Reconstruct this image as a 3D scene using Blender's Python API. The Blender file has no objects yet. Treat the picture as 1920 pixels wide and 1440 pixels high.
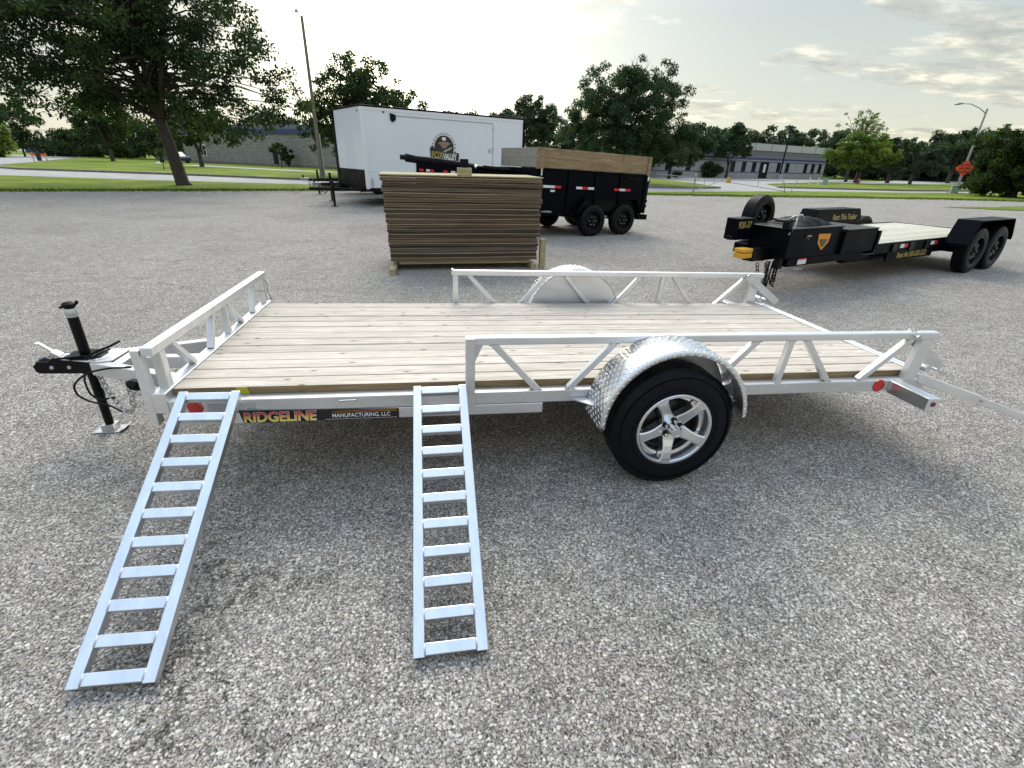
import bpy, math, random
import numpy as np
from mathutils import Vector, Matrix, Euler
R = math.radians
PI = math.pi
scene = bpy.context.scene
COL = scene.collection
rnd = random.Random(7)

# ------------------------------------------------------------------ camera
cam_d = bpy.data.cameras.new('camera')
cam = bpy.data.objects.new('camera', cam_d)
COL.objects.link(cam)
cam_d.sensor_width = 36.0
cam_d.lens = 36.0 * 898.99 / 1920.0
cam_d.clip_start = 0.05
cam_d.clip_end = 6000
_yaw, _pit, _rol = 0.1688, 0.43689, 0.030
_f = Vector((math.sin(_yaw) * math.cos(_pit), math.cos(_yaw) * math.cos(_pit), -math.sin(_pit)))
_r = Vector((math.cos(_yaw), -math.sin(_yaw), 0))
_u = _r.cross(_f)
_r2 = _r * math.cos(_rol) + _u * math.sin(_rol)
_u2 = _u * math.cos(_rol) - _r * math.sin(_rol)
cam.matrix_world = Matrix(((_r2.x, _u2.x, -_f.x, 1.278), (_r2.y, _u2.y, -_f.y, -2.302), (_r2.z, _u2.z, -_f.z, 1.623), (0, 0, 0, 1)))
scene.camera = cam

# ------------------------------------------------------------------ light
SUN_EL, SUN_AZ = 42.0, 0.5           # degrees; azimuth measured from +Y towards +X
sd = Vector((math.sin(R(SUN_AZ)) * math.cos(R(SUN_EL)), math.cos(R(SUN_AZ)) * math.cos(R(SUN_EL)), math.sin(R(SUN_EL))))
sun_d = bpy.data.lights.new('sun', 'SUN')
sun_d.energy = 1.75
sun_d.angle = R(40)
sun_d.color = (1.0, 0.945, 0.84)
sun = bpy.data.objects.new('sun', sun_d)
COL.objects.link(sun)
sun.rotation_euler = sd.to_track_quat('Z', 'Y').to_euler()

world = bpy.data.worlds.new('World')
scene.world = world
world.use_nodes = True
nt = world.node_tree
nt.nodes.clear()
def N(tree, typ, **kw):
    n = tree.nodes.new(typ)
    for k, v in kw.items():
        if k == 'inp':
            for i, val in v.items():
                n.inputs[i].default_value = val
        else:
            setattr(n, k, v)
    return n
def ramp(tree, stops, interp='LINEAR'):
    n = tree.nodes.new('ShaderNodeValToRGB')
    n.color_ramp.interpolation = interp
    els = n.color_ramp.elements
    while len(els) < len(stops): els.new(0.5)
    for e, (p, c) in zip(els, stops):
        e.position = p
        e.color = (c[0], c[1], c[2], 1) if not isinstance(c, (int, float)) else (c, c, c, 1)
    return n
def build_world():
    L = nt.links.new
    out = N(nt, 'ShaderNodeOutputWorld'); bg = N(nt, 'ShaderNodeBackground', inp={1: 0.1})
    sky = N(nt, 'ShaderNodeTexSky', sky_type='NISHITA', sun_disc=False, sun_elevation=R(SUN_EL), sun_rotation=R(SUN_AZ), dust_density=2.0)
    tc = N(nt, 'ShaderNodeTexCoord'); nrm = N(nt, 'ShaderNodeVectorMath', operation='NORMALIZE')
    L(tc.outputs['Generated'], nrm.inputs[0])
    sep = N(nt, 'ShaderNodeSeparateXYZ'); L(nrm.outputs[0], sep.inputs[0])
    # thin overcast veil by elevation (x10 because the background strength is 0.1)
    veil = ramp(nt, [(0.0, (0.52, 0.50, 0.40)), (0.10, (0.42, 0.44, 0.385)), (0.22, (0.35, 0.39, 0.375)), (0.45, (0.46, 0.56, 0.68)), (1.0, (0.53, 0.71, 0.99))])
    L(sep.outputs['Z'], veil.inputs[0])
    # glow round the veiled sun
    gd = Vector((math.sin(R(-1)) * math.cos(R(9)), math.cos(R(-1)) * math.cos(R(9)), math.sin(R(9))))
    dot = N(nt, 'ShaderNodeVectorMath', operation='DOT_PRODUCT'); L(nrm.outputs[0], dot.inputs[0]); dot.inputs[1].default_value = gd
    def powr(e, k):
        mx = N(nt, 'ShaderNodeMath', operation='MAXIMUM', inp={1: 0.0}); L(dot.outputs['Value'], mx.inputs[0])
        p = N(nt, 'ShaderNodeMath', operation='POWER', inp={1: e}); L(mx.outputs[0], p.inputs[0])
        m = N(nt, 'ShaderNodeMath', operation='MULTIPLY', inp={1: k}); L(p.outputs[0], m.inputs[0]); return m
    g1, g2 = powr(15, 0.36), powr(90, 3.6)
    gsum = N(nt, 'ShaderNodeMath', operation='ADD'); L(g1.outputs[0], gsum.inputs[0]); L(g2.outputs[0], gsum.inputs[1])
    # clouds: noise on the direction flattened onto a cloud deck
    zz = N(nt, 'ShaderNodeMath', operation='ADD', inp={1: 0.10}); L(sep.outputs['Z'], zz.inputs[0])
    zm = N(nt, 'ShaderNodeMath', operation='MAXIMUM', inp={1: 0.05}); L(zz.outputs[0], zm.inputs[0])
    dx = N(nt, 'ShaderNodeMath', operation='DIVIDE'); L(sep.outputs['X'], dx.inputs[0]); L(zm.outputs[0], dx.inputs[1])
    dy = N(nt, 'ShaderNodeMath', operation='DIVIDE'); L(sep.outputs['Y'], dy.inputs[0]); L(zm.outputs[0], dy.inputs[1])
    cmb = N(nt, 'ShaderNodeCombineXYZ'); L(dx.outputs[0], cmb.inputs[0]); L(dy.outputs[0], cmb.inputs[1])
    mp = N(nt, 'ShaderNodeMapping'); mp.inputs['Scale'].default_value = (0.8, 1.15, 1.0); mp.inputs['Rotation'].default_value = (0, 0, R(-22)); mp.inputs['Location'].default_value = (3.1, 0.7, 0)
    L(cmb.outputs[0], mp.inputs[0])
    no = N(nt, 'ShaderNodeTexNoise', inp={'Scale': 0.95, 'Detail': 10.0, 'Roughness': 0.60, 'Distortion': 0.35}); L(mp.outputs[0], no.inputs['Vector'])
    cr = ramp(nt, [(0.49, 0.0), (0.56, 0.8), (0.66, 1.0)]); L(no.outputs[0], cr.inputs[0])
    no2 = N(nt, 'ShaderNodeTexNoise', inp={'Scale': 3.4, 'Detail': 9.0, 'Roughness': 0.62, 'Distortion': 0.2}); L(mp.outputs[0], no2.inputs['Vector'])
    ccol = ramp(nt, [(0.38, (0.27, 0.265, 0.24)), (0.50, (0.42, 0.41, 0.34)), (0.58, (0.72, 0.67, 0.53))]); L(no2.outputs[0], ccol.inputs[0])
    mixc = N(nt, 'ShaderNodeMix', data_type='RGBA'); 
    cf = N(nt, 'ShaderNodeMath', operation='MULTIPLY', inp={1: 0.8}); L(cr.outputs[0], cf.inputs[0])
    L(cf.outputs[0], mixc.inputs[0]); L(veil.outputs[0], mixc.inputs[6]); L(ccol.outputs[0], mixc.inputs[7])
    gcol = N(nt, 'ShaderNodeVectorMath', operation='SCALE'); gcol.inputs[0].default_value = (1.0, 0.925, 0.68); L(gsum.outputs[0], gcol.inputs['Scale'])
    add = N(nt, 'ShaderNodeVectorMath', operation='ADD'); L(mixc.outputs[2], add.inputs[0]); L(gcol.outputs[0], add.inputs[1])
    s10 = N(nt, 'ShaderNodeVectorMath', operation='SCALE'); s10.inputs['Scale'].default_value = 9.0; L(add.outputs[0], s10.inputs[0])
    sk = N(nt, 'ShaderNodeVectorMath', operation='SCALE'); sk.inputs['Scale'].default_value = 0.10; L(sky.outputs[0], sk.inputs[0])
    ad2 = N(nt, 'ShaderNodeVectorMath', operation='ADD'); L(s10.outputs[0], ad2.inputs[0]); L(sk.outputs[0], ad2.inputs[1])
    L(ad2.outputs[0], bg.inputs[0]); L(bg.outputs[0], out.inputs[0])
build_world()
scene.view_settings.view_transform = 'Standard'
scene.view_settings.look = 'None'
scene.view_settings.gamma = 1.0
scene.view_settings.use_curve_mapping = False
scene.view_settings.exposure = 0.72
scene.cycles.max_bounces = 8
scene.cycles.diffuse_bounces = 3
scene.cycles.glossy_bounces = 4
scene.cycles.transmission_bounces = 3
scene.cycles.transparent_max_bounces = 6
scene.cycles.caustics_reflective = False
scene.cycles.caustics_refractive = False

# ------------------------------------------------------------------ materials
MATS = {}
def mat(name, base=(0.5, 0.5, 0.5), rough=0.5, metal=0.0, noise=None, bump=None, spec=None, coat=0.0, coord='Object', trans=None):
    """noise=(scale, dark, light[, stretch xyz]) multiplies the base colour; bump=(scale, strength, distance)"""
    if name in MATS: return MATS[name]
    m = bpy.data.materials.new(name); m.use_nodes = True
    t = m.node_tree; b = t.nodes['Principled BSDF']; L = t.links.new
    b.inputs['Base Color'].default_value = (*base, 1); b.inputs['Roughness'].default_value = rough; b.inputs['Metallic'].default_value = metal
    if spec is not None: b.inputs['Specular IOR Level'].default_value = spec
    if coat: b.inputs['Coat Weight'].default_value = coat
    tc = N(t, 'ShaderNodeTexCoord')
    if noise:
        mp = N(t, 'ShaderNodeMapping'); L(tc.outputs[coord], mp.inputs[0])
        if len(noise) > 3: mp.inputs['Scale'].default_value = noise[3]
        n = N(t, 'ShaderNodeTexNoise', inp={'Scale': noise[0], 'Detail': 6.0, 'Roughness': 0.6}); L(mp.outputs[0], n.inputs['Vector'])
        r = ramp(t, [(0.3, noise[1]), (0.7, noise[2])]); L(n.outputs[0], r.inputs[0])
        mx = N(t, 'ShaderNodeMix', data_type='RGBA', blend_type='MULTIPLY'); mx.inputs[0].default_value = 1
        mx.inputs[6].default_value = (*base, 1); L(r.outputs[0], mx.inputs[7]); L(mx.outputs[2], b.inputs['Base Color'])
        rr = N(t, 'ShaderNodeMapRange', inp={1: 0.3, 2: 0.7, 3: min(1, rough * 1.25), 4: rough * 0.8}); L(n.outputs[0], rr.inputs[0]); L(rr.outputs[0], b.inputs['Roughness'])
    if bump:
        n2 = N(t, 'ShaderNodeTexNoise', inp={'Scale': bump[0], 'Detail': 4.0}); L(tc.outputs[coord], n2.inputs['Vector'])
        bp = N(t, 'ShaderNodeBump', inp={'Strength': bump[1], 'Distance': bump[2]}); L(n2.outputs[0], bp.inputs['Height']); L(bp.outputs[0], b.inputs['Normal'])
    MATS[name] = m
    return m

def mat_chip():
    """chip-seal asphalt: pale stones of two sizes set in a darker gritty binder"""
    m = bpy.data.materials.new('chip_asphalt'); m.use_nodes = True
    t = m.node_tree; b = t.nodes['Principled BSDF']; L = t.links.new
    tc = N(t, 'ShaderNodeTexCoord')
    wob = N(t, 'ShaderNodeTexNoise', inp={'Scale': 110.0, 'Detail': 3.0}); L(tc.outputs['Object'], wob.inputs['Vector'])
    wsc = N(t, 'ShaderNodeVectorMath', operation='SCALE'); wsc.inputs['Scale'].default_value = 0.013; L(wob.outputs[1], wsc.inputs[0])
    vad = N(t, 'ShaderNodeVectorMath', operation='ADD'); L(tc.outputs['Object'], vad.inputs[0]); L(wsc.outputs[0], vad.inputs[1])
    def mul(x, y, f=1.0):
        n = N(t, 'ShaderNodeMix', data_type='RGBA', blend_type='MULTIPLY'); n.inputs[0].default_value = f; L(x, n.inputs[6])
        if isinstance(y, tuple): n.inputs[7].default_value = (*y, 1)
        else: L(y, n.inputs[7])
        return n.outputs[2]
    def layer(scale, thr, keep, stops):
        v = N(t, 'ShaderNodeTexVoronoi', feature='F1', inp={'Scale': scale}); L(vad.outputs[0], v.inputs['Vector'])
        s = N(t, 'ShaderNodeSeparateColor'); L(v.outputs['Color'], s.inputs[0])
        col = ramp(t, stops); L(s.outputs[0], col.inputs[0])
        mk = N(t, 'ShaderNodeMapRange', inp={1: thr, 2: thr + 0.14, 3: 1.0, 4: 0.0}); L(v.outputs['Distance'], mk.inputs[0])
        kp = N(t, 'ShaderNodeMath', operation='GREATER_THAN', inp={1: 1 - keep}); L(s.outputs[1], kp.inputs[0])
        k = N(t, 'ShaderNodeMath', operation='MULTIPLY'); L(mk.outputs[0], k.inputs[0]); L(kp.outputs[0], k.inputs[1])
        return col.outputs[0], k.outputs[0], s
    g0 = N(t, 'ShaderNodeTexVoronoi', feature='F1', inp={'Scale': 240.0}); L(vad.outputs[0], g0.inputs['Vector'])
    gs = N(t, 'ShaderNodeSeparateColor'); L(g0.outputs['Color'], gs.inputs[0])
    grit = ramp(t, [(0.0, (0.035, 0.034, 0.032)), (0.35, (0.10, 0.098, 0.092)), (0.7, (0.26, 0.255, 0.245)), (1.0, (0.42, 0.415, 0.40))]); L(gs.outputs[0], grit.inputs[0])
    c1, k1, s1 = layer(120.0, 0.40, 0.90, [(0.0, (0.13, 0.127, 0.12)), (0.35, (0.32, 0.31, 0.30)), (0.75, (0.48, 0.47, 0.45)), (1.0, (0.60, 0.59, 0.57))])
    c2, k2, s2 = layer(76.0, 0.38, 0.60, [(0.0, (0.18, 0.175, 0.165)), (0.3, (0.40, 0.39, 0.375)), (0.7, (0.55, 0.54, 0.52)), (1.0, (0.70, 0.69, 0.66))])
    m1 = N(t, 'ShaderNodeMix', data_type='RGBA'); L(k1, m1.inputs[0]); L(grit.outputs[0], m1.inputs[6]); L(c1, m1.inputs[7])
    m2 = N(t, 'ShaderNodeMix', data_type='RGBA'); L(k2, m2.inputs[0]); L(m1.outputs[2], m2.inputs[6]); L(c2, m2.inputs[7])
    tint = ramp(t, [(0.0, (1.05, 0.99, 0.93)), (0.5, (1, 1, 1)), (1.0, (0.97, 1.0, 1.02))]); L(s2.outputs[2], tint.inputs[0])
    base = mul(m2.outputs[2], tint.outputs[0])
    n1 = N(t, 'ShaderNodeTexNoise', inp={'Scale': 0.55, 'Detail': 7.0, 'Roughness': 0.62, 'Distortion': 0.6}); L(tc.outputs['Object'], n1.inputs['Vector'])
    p1 = ramp(t, [(0.30, (0.84, 0.83, 0.80)), (0.5, (1, 1, 1)), (0.70, (1.10, 1.10, 1.10))]); L(n1.outputs[0], p1.inputs[0])
    n3 = N(t, 'ShaderNodeTexNoise', inp={'Scale': 6.0, 'Detail': 6.0, 'Roughness': 0.72}); L(tc.outputs['Object'], n3.inputs['Vector'])
    p3 = ramp(t, [(0.3, 0.78), (0.7, 1.16)]); L(n3.outputs[0], p3.inputs[0])
    # sparse dark oil and tar spots
    n4 = N(t, 'ShaderNodeTexNoise', inp={'Scale': 2.1, 'Detail': 5.0, 'Roughness': 0.7, 'Distortion': 1.5}); L(tc.outputs['Object'], n4.inputs['Vector'])
    p4 = ramp(t, [(0.24, 0.55), (0.31, 1.0)]); L(n4.outputs[0], p4.inputs[0])
    out = mul(mul(mul(base, p1.outputs[0]), p3.outputs[0]), p4.outputs[0]); out = mul(out, (1.19, 1.125, 1.055))
    # meandering cracks in the old surface
    vc = N(t, 'ShaderNodeTexVoronoi', feature='DISTANCE_TO_EDGE', inp={'Scale': 0.23}); cw = N(t, 'ShaderNodeTexNoise', inp={'Scale': 1.3, 'Detail': 6.0, 'Roughness': 0.65}); L(tc.outputs['Object'], cw.inputs['Vector'])
    cs = N(t, 'ShaderNodeVectorMath', operation='SCALE'); cs.inputs['Scale'].default_value = 1.6; L(cw.outputs[1], cs.inputs[0]); ca = N(t, 'ShaderNodeVectorMath', operation='ADD'); L(tc.outputs['Object'], ca.inputs[0]); L(cs.outputs[0], ca.inputs[1]); L(ca.outputs[0], vc.inputs['Vector'])
    ck = ramp(t, [(0.0, 0.25), (0.0018, 0.45), (0.0042, 1.0)]); L(vc.outputs[0], ck.inputs[0])
    cm = N(t, 'ShaderNodeMapRange', inp={1: 0.50, 2: 0.60, 3: 0.0, 4: 0.9}); L(n1.outputs[0], cm.inputs[0])
    cx = N(t, 'ShaderNodeMix', data_type='RGBA', blend_type='MULTIPLY'); L(cm.outputs[0], cx.inputs[0]); L(out, cx.inputs[6]); L(ck.outputs[0], cx.inputs[7]); out = cx.outputs[2]
    L(out, b.inputs['Base Color'])
    b.inputs['Roughness'].default_value = 0.9; b.inputs['Specular IOR Level'].default_value = 0.12
    h1 = N(t, 'ShaderNodeMath', operation='MULTIPLY', inp={1: 0.55}); L(k1, h1.inputs[0])
    h2 = N(t, 'ShaderNodeMath', operation='MAXIMUM'); L(h1.outputs[0], h2.inputs[0]); L(k2, h2.inputs[1])
    h3 = N(t, 'ShaderNodeMath', operation='MULTIPLY_ADD', inp={1: 0.35}); L(gs.outputs[1], h3.inputs[0]); L(h2.outputs[0], h3.inputs[2])
    bp = N(t, 'ShaderNodeBump', inp={'Strength': 0.7, 'Distance': 0.005}); L(h3.outputs[0], bp.inputs['Height']); L(bp.outputs[0], b.inputs['Normal'])
    MATS['chip'] = m
    return m

def mat_wood(name, c_lo, c_hi, grain=(1.2, 26, 26), knots=0.5, rough=0.75, knotcol=(0.16, 0.11, 0.06), vary=(0.86, 1.08)):
    m = bpy.data.materials.new(name); m.use_nodes = True
    t = m.node_tree; b = t.nodes['Principled BSDF']; L = t.links.new
    tc = N(t, 'ShaderNodeTexCoord'); oi = N(t, 'ShaderNodeObjectInfo')
    off = N(t, 'ShaderNodeVectorMath', operation='SCALE'); off.inputs[0].default_value = (31.0, 17.0, 9.0); L(oi.outputs['Random'], off.inputs['Scale'])
    ad = N(t, 'ShaderNodeVectorMath', operation='ADD'); L(tc.outputs['Object'], ad.inputs[0]); L(off.outputs[0], ad.inputs[1])
    mp = N(t, 'ShaderNodeMapping'); mp.inputs['Scale'].default_value = grain; L(ad.outputs[0], mp.inputs[0])
    n = N(t, 'ShaderNodeTexNoise', inp={'Scale': 1.6, 'Detail': 7.0, 'Roughness': 0.65, 'Distortion': 1.1}); L(mp.outputs[0], n.inputs['Vector'])
    w = N(t, 'ShaderNodeTexNoise', inp={'Scale': 5.5, 'Detail': 3.0, 'Distortion': 0.4}); L(mp.outputs[0], w.inputs['Vector'])
    mid = [(a + c) * 0.5 for a, c in zip(c_lo, c_hi)]
    r = ramp(t, [(0.30, c_lo), (0.48, mid), (0.62, c_hi)]); L(n.outputs[0], r.inputs[0])
    r2 = ramp(t, [(0.35, 0.88), (0.6, 1.05)]); L(w.outputs[0], r2.inputs[0])
    mx = N(t, 'ShaderNodeMix', data_type='RGBA', blend_type='MULTIPLY'); mx.inputs[0].default_value = 1; L(r.outputs[0], mx.inputs[6]); L(r2.outputs[0], mx.inputs[7])
    # board-to-board shade
    br = N(t, 'ShaderNodeMapRange', inp={1: 0, 2: 1, 3: vary[0], 4: vary[1]}); L(oi.outputs['Random'], br.inputs[0])
    mb = N(t, 'ShaderNodeMix', data_type='RGBA', blend_type='MULTIPLY'); mb.inputs[0].default_value = 1; L(mx.outputs[2], mb.inputs[6]); L(br.outputs[0], mb.inputs[7])
    # knots
    mpk = N(t, 'ShaderNodeMapping'); mpk.inputs['Scale'].default_value = (1.0, 2.4, 2.4); L(ad.outputs[0], mpk.inputs[0])
    v = N(t, 'ShaderNodeTexVoronoi', feature='F1', voronoi_dimensions='2D', inp={'Scale': 2.6}); L(mpk.outputs[0], v.inputs['Vector'])
    rk = ramp(t, [(0.0, 1.0), (0.026, 0.95), (0.042, 0.35), (0.085, 0.0)]); L(v.outputs['Distance'], rk.inputs[0])
    mk = N(t, 'ShaderNodeMath', operation='MULTIPLY', inp={1: knots}); L(rk.outputs[0], mk.inputs[0])
    mxk = N(t, 'ShaderNodeMix', data_type='RGBA'); L(mk.outputs[0], mxk.inputs[0]); L(mb.outputs[2], mxk.inputs[6]); mxk.inputs[7].default_value = (*knotcol, 1)
    L(mxk.outputs[2], b.inputs['Base Color']); b.inputs['Roughness'].default_value = rough; b.inputs['Specular IOR Level'].default_value = 0.3
    bp = N(t, 'ShaderNodeBump', inp={'Strength': 0.25, 'Distance': 0.002}); L(n.outputs[0], bp.inputs['Height']); L(bp.outputs[0], b.inputs['Normal'])
    MATS[name] = m
    return m

def mat_leaf(name, c1, c2, c3, trans=0.35):
    m = bpy.data.materials.new(name); m.use_nodes = True
    t = m.node_tree; L = t.links.new
    for n in list(t.nodes): t.nodes.remove(n)
    out = N(t, 'ShaderNodeOutputMaterial')
    at = N(t, 'ShaderNodeAttribute', attribute_name='tone')
    r = ramp(t, [(0.0, c1), (0.55, c2), (1.0, c3)]); L(at.outputs['Fac'], r.inputs[0])
    d = N(t, 'ShaderNodeBsdfPrincipled', inp={'Roughness': 0.55, 'Specular IOR Level': 0.3}); L(r.outputs[0], d.inputs['Base Color'])
    tr = N(t, 'ShaderNodeBsdfTranslucent')
    br = N(t, 'ShaderNodeMix', data_type='RGBA', blend_type='MULTIPLY'); br.inputs[0].default_value = 1; L(r.outputs[0], br.inputs[6]); br.inputs[7].default_value = (1.5, 1.7, 0.8, 1); L(br.outputs[2], tr.inputs[0])
    mx = N(t, 'ShaderNodeMixShader', inp={0: trans}); L(d.outputs[0], mx.inputs[1]); L(tr.outputs[0], mx.inputs[2]); L(mx.outputs[0], out.inputs[0])
    MATS[name] = m
    return m

def mat_tread_plate():
    m = bpy.data.materials.new('tread_plate'); m.use_nodes = True
    t = m.node_tree; b = t.nodes['Principled BSDF']; L = t.links.new
    uv = N(t, 'ShaderNodeUVMap', uv_map='UVMap')
    sc = N(t, 'ShaderNodeVectorMath', operation='SCALE'); sc.inputs['Scale'].default_value = 44.0; L(uv.outputs[0], sc.inputs[0])
    s = N(t, 'ShaderNodeSeparateXYZ'); L(sc.outputs[0], s.inputs[0])
    def M(op, a, b_=None, v=None):
        n = N(t, 'ShaderNodeMath', operation=op)
        L(a, n.inputs[0])
        if b_ is not None: L(b_, n.inputs[1])
        if v is not None: n.inputs[1].default_value = v
        return n.outputs[0]
    fx, fy = M('FLOOR', s.outputs[0]), M('FLOOR', s.outputs[1])
    px, py = M('SUBTRACT', M('FRACT', s.outputs[0]), v=0.5), M('SUBTRACT', M('FRACT', s.outputs[1]), v=0.5)
    par = M('SUBTRACT', M('MULTIPLY', M('MODULO', M('ADD', fx, fy), v=2.0), v=2.0), v=1.0)
    a = M('ADD', px, M('MULTIPLY', py, par)); c = M('SUBTRACT', px, M('MULTIPLY', py, par))
    e = M('ADD', M('POWER', M('ABSOLUTE', M('DIVIDE', a, v=0.72)), v=2.0), M('POWER', M('ABSOLUTE', M('DIVIDE', c, v=0.20)), v=2.0))
    h = N(t, 'ShaderNodeMapRange', inp={1: 0.3, 2: 1.1, 3: 1.0, 4: 0.0}); L(e, h.inputs[0])
    
    n = N(t, 'ShaderNodeTexNoise', inp={'Scale': 9.0, 'Detail': 5.0}); L(uv.outputs[0], n.inputs['Vector'])
    rr = N(t, 'ShaderNodeMapRange', inp={1: 0.3, 2: 0.7, 3: 0.22, 4: 0.36}); L(n.outputs[0], rr.inputs[0]); L(rr.outputs[0], b.inputs['Roughness'])
    b.inputs['Base Color'].default_value = (0.80, 0.80, 0.80, 1); b.inputs['Metallic'].default_value = 1.0
    MATS['tread_plate'] = m
    return m

mat_chip(); mat_tread_plate()
mat_wood('pine_deck', (0.48, 0.41, 0.33), (0.735, 0.655, 0.56), grain=(1.6, 22, 22), knots=0.95)
mat_wood('sawn_edge', (0.24, 0.165, 0.085), (0.40, 0.285, 0.155), knots=0.6)
mat_wood('treated_wood', (0.28, 0.23, 0.12), (0.46, 0.40, 0.22), knots=0.4)
mat_wood('weathered_wood', (0.075, 0.050, 0.031), (0.185, 0.130, 0.084), grain=(0.8, 30, 40), knots=0.5, vary=(0.55, 1.30))
mat_wood('weathered_grey', (0.065, 0.052, 0.040), (0.160, 0.132, 0.104), grain=(0.8, 30, 40), knots=0.4, vary=(0.6, 1.25))
mat_wood('picket_wood', (0.19, 0.145, 0.095), (0.40, 0.325, 0.22), grain=(0.8, 30, 40), knots=0.3, vary=(0.5, 1.35))
mat_wood('brown_board', (0.20, 0.138, 0.074), (0.38, 0.275, 0.160), grain=(1.0, 9, 9), knots=0.7)
mat_wood('grey_board', (0.25, 0.23, 0.19), (0.40, 0.37, 0.31), grain=(1.0, 9, 9), knots=0.3)
mat_wood('worn_deck', (0.48, 0.44, 0.34), (0.68, 0.64, 0.52), knots=0.4)
mat('aluminium', (0.82, 0.825, 0.84), 0.42, 0.85, noise=(9, 0.78, 1.0, (0.35, 1, 1)), bump=(220, 0.06, 0.001))
mat('bright_aluminium', (0.87, 0.885, 0.91), 0.33, 0.95, noise=(16, 0.80, 1.0, (1, 0.35, 1)), bump=(160, 0.10, 0.001))
mat('rail_aluminium', (0.87, 0.87, 0.87), 0.45, 0.75, noise=(9, 0.82, 1.0, (0.35, 1, 1)))
mat('bright_plate', (0.84, 0.84, 0.84), 0.22, 1.0)
mat('weld', (0.62, 0.62, 0.63), 0.5, 0.9, bump=(400, 0.8, 0.002))
mat('galvanised', (0.62, 0.63, 0.62), 0.45, 0.8, noise=(40, 0.75, 1.0))
mat('chrome', (0.78, 0.79, 0.80), 0.18, 1.0)
mat('wheel_alloy', (0.80, 0.81, 0.82), 0.22, 0.97)
mat('black_steel', (0.0028, 0.003, 0.0045), 0.3, 0.0, noise=(12, 0.8, 1.2), spec=0.2)
mat('black_body', (0.0022, 0.0026, 0.005), 0.38, 0.0, noise=(3, 0.8, 1.3), spec=0.07)
mat('black_matt', (0.003, 0.003, 0.0035), 0.6, spec=0.2)
mat('rubber', (0.0035, 0.0042, 0.0068), 0.45, 0.0, noise=(22, 0.8, 1.3), bump=(120, 0.1, 0.001), spec=0.18)
mat('dark_metal', (0.05, 0.05, 0.05), 0.45, 0.7)
mat('white_panel', (0.76, 0.80, 0.85), 0.30, 0.0, noise=(0.8, 0.95, 1.02), coat=0.2)
mat('white_trim', (0.80, 0.81, 0.82), 0.35)
mat('white_paint', (0.78, 0.78, 0.76), 0.5)
mat('red_reflector', (0.62, 0.015, 0.01), 0.18, coat=0.6)
mat('red_tape', (0.60, 0.02, 0.04), 0.3)
mat('white_tape', (0.80, 0.80, 0.80), 0.3)
mat('dark_lens', (0.16, 0.02, 0.02), 0.2)
mat('yellow_plastic', (0.72, 0.36, 0.02), 0.4)
mat('gold_print', (0.35, 0.27, 0.07), 0.4)
mat('orange_print', (0.70, 0.28, 0.02), 0.4)
mat('sticker_black', (0.012, 0.010, 0.010), 0.25)
mat('sticker_line', (0.75, 0.42, 0.03), 0.3)
mat('white_print', (0.80, 0.80, 0.80), 0.3)
mat('grey_print', (0.35, 0.36, 0.38), 0.4)
mat('silver_label', (0.52, 0.53, 0.54), 0.35, 0.4)
mat('marker_yellow', (0.62, 0.58, 0.03), 0.6)
mat('bark', (0.055, 0.044, 0.034), 0.9, noise=(6, 0.5, 1.35, (3, 3, 0.7)), bump=(22, 0.8, 0.03))
mat('concrete', (0.42, 0.41, 0.385), 0.85, noise=(2.5, 0.8, 1.1))
mat('kerb', (0.20, 0.165, 0.14), 0.85, noise=(3.0, 0.7, 1.2))
mat('road_surface', (0.36, 0.35, 0.33), 0.85, noise=(0.7, 0.88, 1.08))
mat('pole_wood', (0.21, 0.18, 0.145), 0.9, noise=(9, 0.7, 1.2, (3, 3, 0.3)))
mat('pole_metal', (0.36, 0.37, 0.37), 0.5, 0.5)
mat('sign_orange', (0.95, 0.085, 0.02), 0.4)
mat('siding_grey', (0.20, 0.205, 0.225), 0.7, noise=(1.0, 0.93, 1.05))
mat('siding_pale', (0.34, 0.335, 0.335), 0.7, noise=(1.0, 0.93, 1.05))
mat('roof_pale', (0.50, 0.51, 0.47), 0.6, noise=(0.5, 0.93, 1.0))
mat('stripe_blue', (0.035, 0.05, 0.15), 0.5)
mat('window_dark', (0.008, 0.010, 0.018), 0.25, spec=0.12)
mat('utility_green', (0.30, 0.42, 0.38), 0.6)
mat('car_white', (0.7, 0.7, 0.7), 0.25, coat=0.5)
mat('car_blue', (0.03, 0.04, 0.10), 0.25, coat=0.5)
mat('brick_red', (0.30, 0.07, 0.05), 0.6)
mat_leaf('leaf_dark', (0.0166, 0.0314, 0.0129), (0.0331, 0.0645, 0.0202), (0.0737, 0.1153, 0.0276), 0.30)
mat_leaf('leaf_mid', (0.0231, 0.0444, 0.0213), (0.0401, 0.0756, 0.0320), (0.0711, 0.1157, 0.0444), 0.30)
mat_leaf('leaf_yellow', (0.0688, 0.1063, 0.0225), (0.1375, 0.2000, 0.0375), (0.2500, 0.3125, 0.0688), 0.35)
mat_leaf('leaf_blue', (0.0146, 0.0290, 0.0274), (0.0274, 0.0499, 0.0468), (0.0484, 0.0766, 0.0685), 0.15)
mat_leaf('leaf_far', (0.0292, 0.0486, 0.0331), (0.0486, 0.0796, 0.0467), (0.0826, 0.1215, 0.0632), 0.25)
mat_leaf('leaf_bush', (0.0137, 0.0274, 0.0069), (0.0343, 0.0616, 0.0124), (0.0891, 0.1301, 0.0240), 0.30)
mat_leaf('grass_blade', (0.05, 0.085, 0.012), (0.11, 0.17, 0.025), (0.22, 0.26, 0.05), 0.3)

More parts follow.
